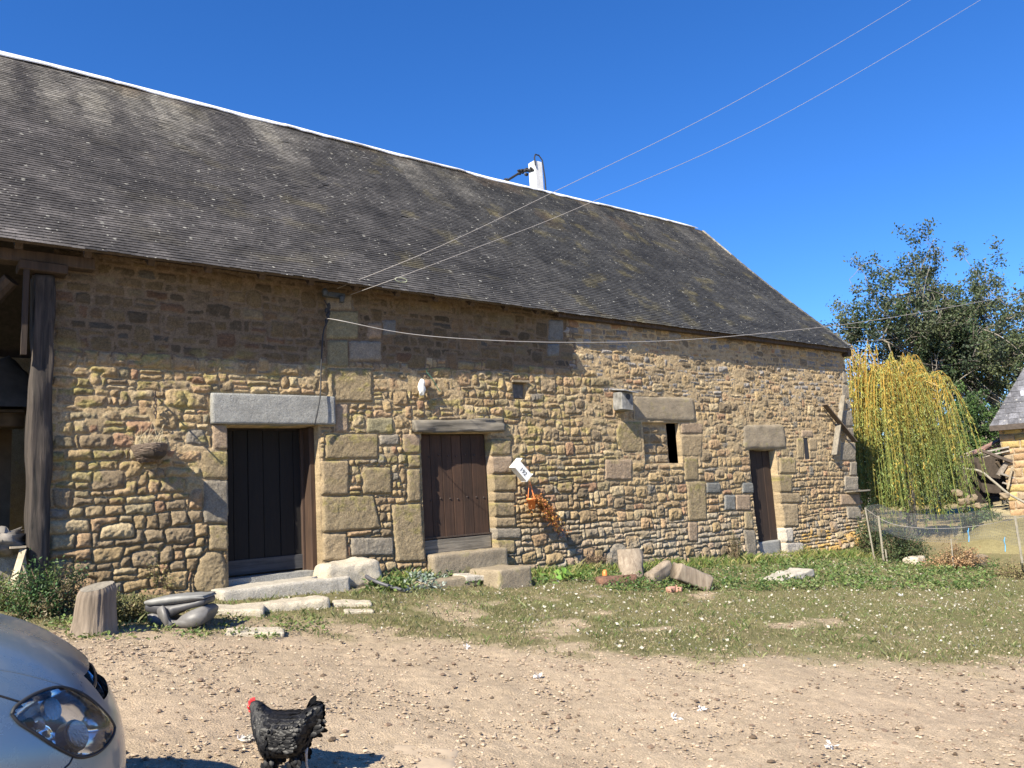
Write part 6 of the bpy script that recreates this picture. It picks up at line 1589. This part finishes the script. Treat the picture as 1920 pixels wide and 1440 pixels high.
lamp_details(okc,hl,False)
pm=mirror(okc)[::-1];nm_=mirror(okc+nrs)[::-1]-pm
c2_,d2_,hl2=lamp(pm,nm_,'')
lamp_details(pm,hl2,True)
# panel gaps traced on the body
def gap(name,pts,r=.0035,mat=None,off=.0):
    out=[]
    P=catm(np.array(pts,float),6)
    for q in P:
        p,nn=hit(*q)
        if p is not None:
            nn=nn if nn@(EYE-p)>0 else -nn;out.append(p+nn*off)
    if len(out)>2:
        m=MB();m.tube(out,r,5);m.build(name,mat or MAT_BLACK,CAR,smooth=True,cols=False)
        out=mirror(np.array(out));m=MB();m.tube(out,r,5);m.build(name,mat or MAT_BLACK,CAR,smooth=True,cols=False)
gap('bonnet_gap',[(-60,1292),(-20,1300),(0,1305),(20,1311),(40,1317)],.0035)
gap('bumper_gap',[(136,1421),(130,1432),(120,1442),(100,1470)],.0032)
gap('bonnet_crease',[(-60,1252),(0,1256),(45,1264),(90,1276),(130,1289),(165,1306)],.004,MAT_PAINT,-.001)
# number plate, cabin, glass, wheels
cab=np.array([(1.03,-1.25,.80,-3.95),(1.15,-1.50,.77,-3.9),(1.28,-1.85,.72,-3.8),(1.40,-2.15,.66,-3.6),(1.47,-2.40,.60,-3.35),(1.50,-2.65,.45,-3.05),(1.51,-2.8,.2,-2.95)])
CI=catm(cab,4);rows=[]
NC=120;thc=np.linspace(-math.pi,math.pi,NC,endpoint=False)
for z,xf,w,xr in CI:
    cc0=(xf+xr)/2;a=(xf-xr)/2;X=cc0+a*np.sign(np.cos(thc))*np.abs(np.cos(thc))**(2/4.5);Y=w*np.sign(np.sin(thc))*np.abs(np.sin(thc))**(2/4.5);rows.append(np.stack([X,Y,np.full(NC,z)],-1))
C3=np.array(rows);WC=np.array([nose[0],nose[1],cgz])+C3[...,0:1]*cf+C3[...,1:2]*cl+C3[...,2:3]*np.array([0,0,1.])
ic=np.arange(len(rows)*NC).reshape(len(rows),NC);Qc=np.stack([ic[:-1],np.roll(ic,-1,1)[:-1],np.roll(ic,-1,1)[1:],ic[1:]],-1)
zc=C3[...,2][:-1];glass=(zc>1.06)&(zc<1.42)&~((np.abs(C3[...,0][:-1]+2.75)<.05)&(np.abs(C3[...,1][:-1])>.3))
b=NB('car_glass');b.col((.02,.025,.03));b.set(Roughness=.03);MAT_CGLASS=b.m
link('windows',WC.reshape(-1,3),Qc[glass].reshape(-1,4),MAT_CGLASS,CAR,None,True)
link('cabin',np.vstack([WC.reshape(-1,3),CP(-2.87,0,1.51)]),[tuple(q) for q in Qc[~glass].reshape(-1,4)]+[(int(ic[-1,k]),int(ic[-1,(k+1)%NC]),len(rows)*NC) for k in range(NC)],MAT_PAINT,CAR,None,True)
MAT_TYRE=simple('tyre',(.025,.025,.025),.85,30,.2,.3,.003);MAT_RIM=simple('alloy',(.45,.45,.46),.3,20,.05,0,metal=.9)
for X in(-.78,-3.45):
    for Y in(-.76,.76):
        m=MB();m.tube([CP(X+.350*math.cos(a),math.copysign(.862-(.03 if X>-1 else 0)*abs(math.cos(a)),Y),.32+.350*math.sin(a)) for a in np.linspace(-.30,math.pi+.30,40)],.020,8);m.build('wheel_arch_trim',MAT_PAINT,CAR,smooth=True,cols=False)
        wh=thing_part('wheel');s_=math.copysign(1,Y)
        gz_=float(ground_z(*CP(X,Y,0)[:2]));
        prof=[(.20,-.09),(.29,-.10),(.315,-.07),(.32,0),(.315,.07),(.29,.10),(.20,.09)];V=[];Fs=[];n=36
        for r,o in prof:
            for k in range(n): a=2*math.pi*k/n;V.append(CP(X+r*math.cos(a),Y+o,.32+r*math.sin(a)))
        for i in range(len(prof)-1):
            for k in range(n): Fs.append((i*n+k,i*n+(k+1)%n,(i+1)*n+(k+1)%n,(i+1)*n+k))
        link('tyre',V,Fs,MAT_TYRE,wh,None,True)
        m=MB()
        for k in range(5):
            a=2*math.pi*k/5;m.bar(CP(X,Y+s_*.07,.32),CP(X+.20*math.cos(a),Y+s_*.075,.32+.20*math.sin(a)),.05,.025)
        m.tube([CP(X,Y+s_*.03,.32),CP(X,Y+s_*.085,.32)],.055,14);m.tube([CP(X,Y-s_*.02,.32),CP(X,Y,.32)],.205,24);m.build('rim',MAT_RIM,wh,cols=False)
# ------------------------------------------------------------ sun and sky
SUN_AZ=21.;SUN_EL=40.5
ld=bpy.data.lights.new('sun','SUN');ld.energy=4.9;ld.angle=math.radians(.53);ld.color=(1.,.92,.77)
lo=bpy.data.objects.new('sun',ld);COL.objects.link(lo)
tr=Vector((math.cos(math.radians(SUN_AZ))*math.cos(math.radians(SUN_EL)),math.sin(math.radians(SUN_AZ))*math.cos(math.radians(SUN_EL)),-math.sin(math.radians(SUN_EL))))
lo.rotation_euler=tr.to_track_quat('-Z','Y').to_euler();lo.location=(-5,-5,12)
w=bpy.data.worlds.new('World');SC.world=w;w.use_nodes=True
n=w.node_tree.nodes;l=w.node_tree.links
sk=n.new('ShaderNodeTexSky');sk.sky_type='NISHITA';sk.sun_disc=False
sk.sun_elevation=math.radians(SUN_EL)
sx,sy=-tr.x,-tr.y
sk.sun_rotation=math.atan2(sx,sy)
sk.altitude=100;sk.air_density=1.0;sk.dust_density=.0;sk.ozone_density=6.0
hs=n.new('ShaderNodeHueSaturation');hs.inputs['Saturation'].default_value=1.18;l.new(sk.outputs[0],hs.inputs['Color'])
tn=n.new('ShaderNodeMix');tn.data_type='RGBA';tn.blend_type='MULTIPLY';tn.inputs[0].default_value=1.;tn.inputs[7].default_value=(.82,1.0,1.30,1);l.new(hs.outputs[0],tn.inputs[6]);l.new(tn.outputs[2],n['Background'].inputs[0]);n['Background'].inputs[1].default_value=.070
SC.view_settings.view_transform='Standard';SC.view_settings.look='None';SC.view_settings.exposure=1.17;SC.view_settings.gamma=1
SC.render.resolution_x=1024;SC.render.resolution_y=768
SC.render.engine='CYCLES'
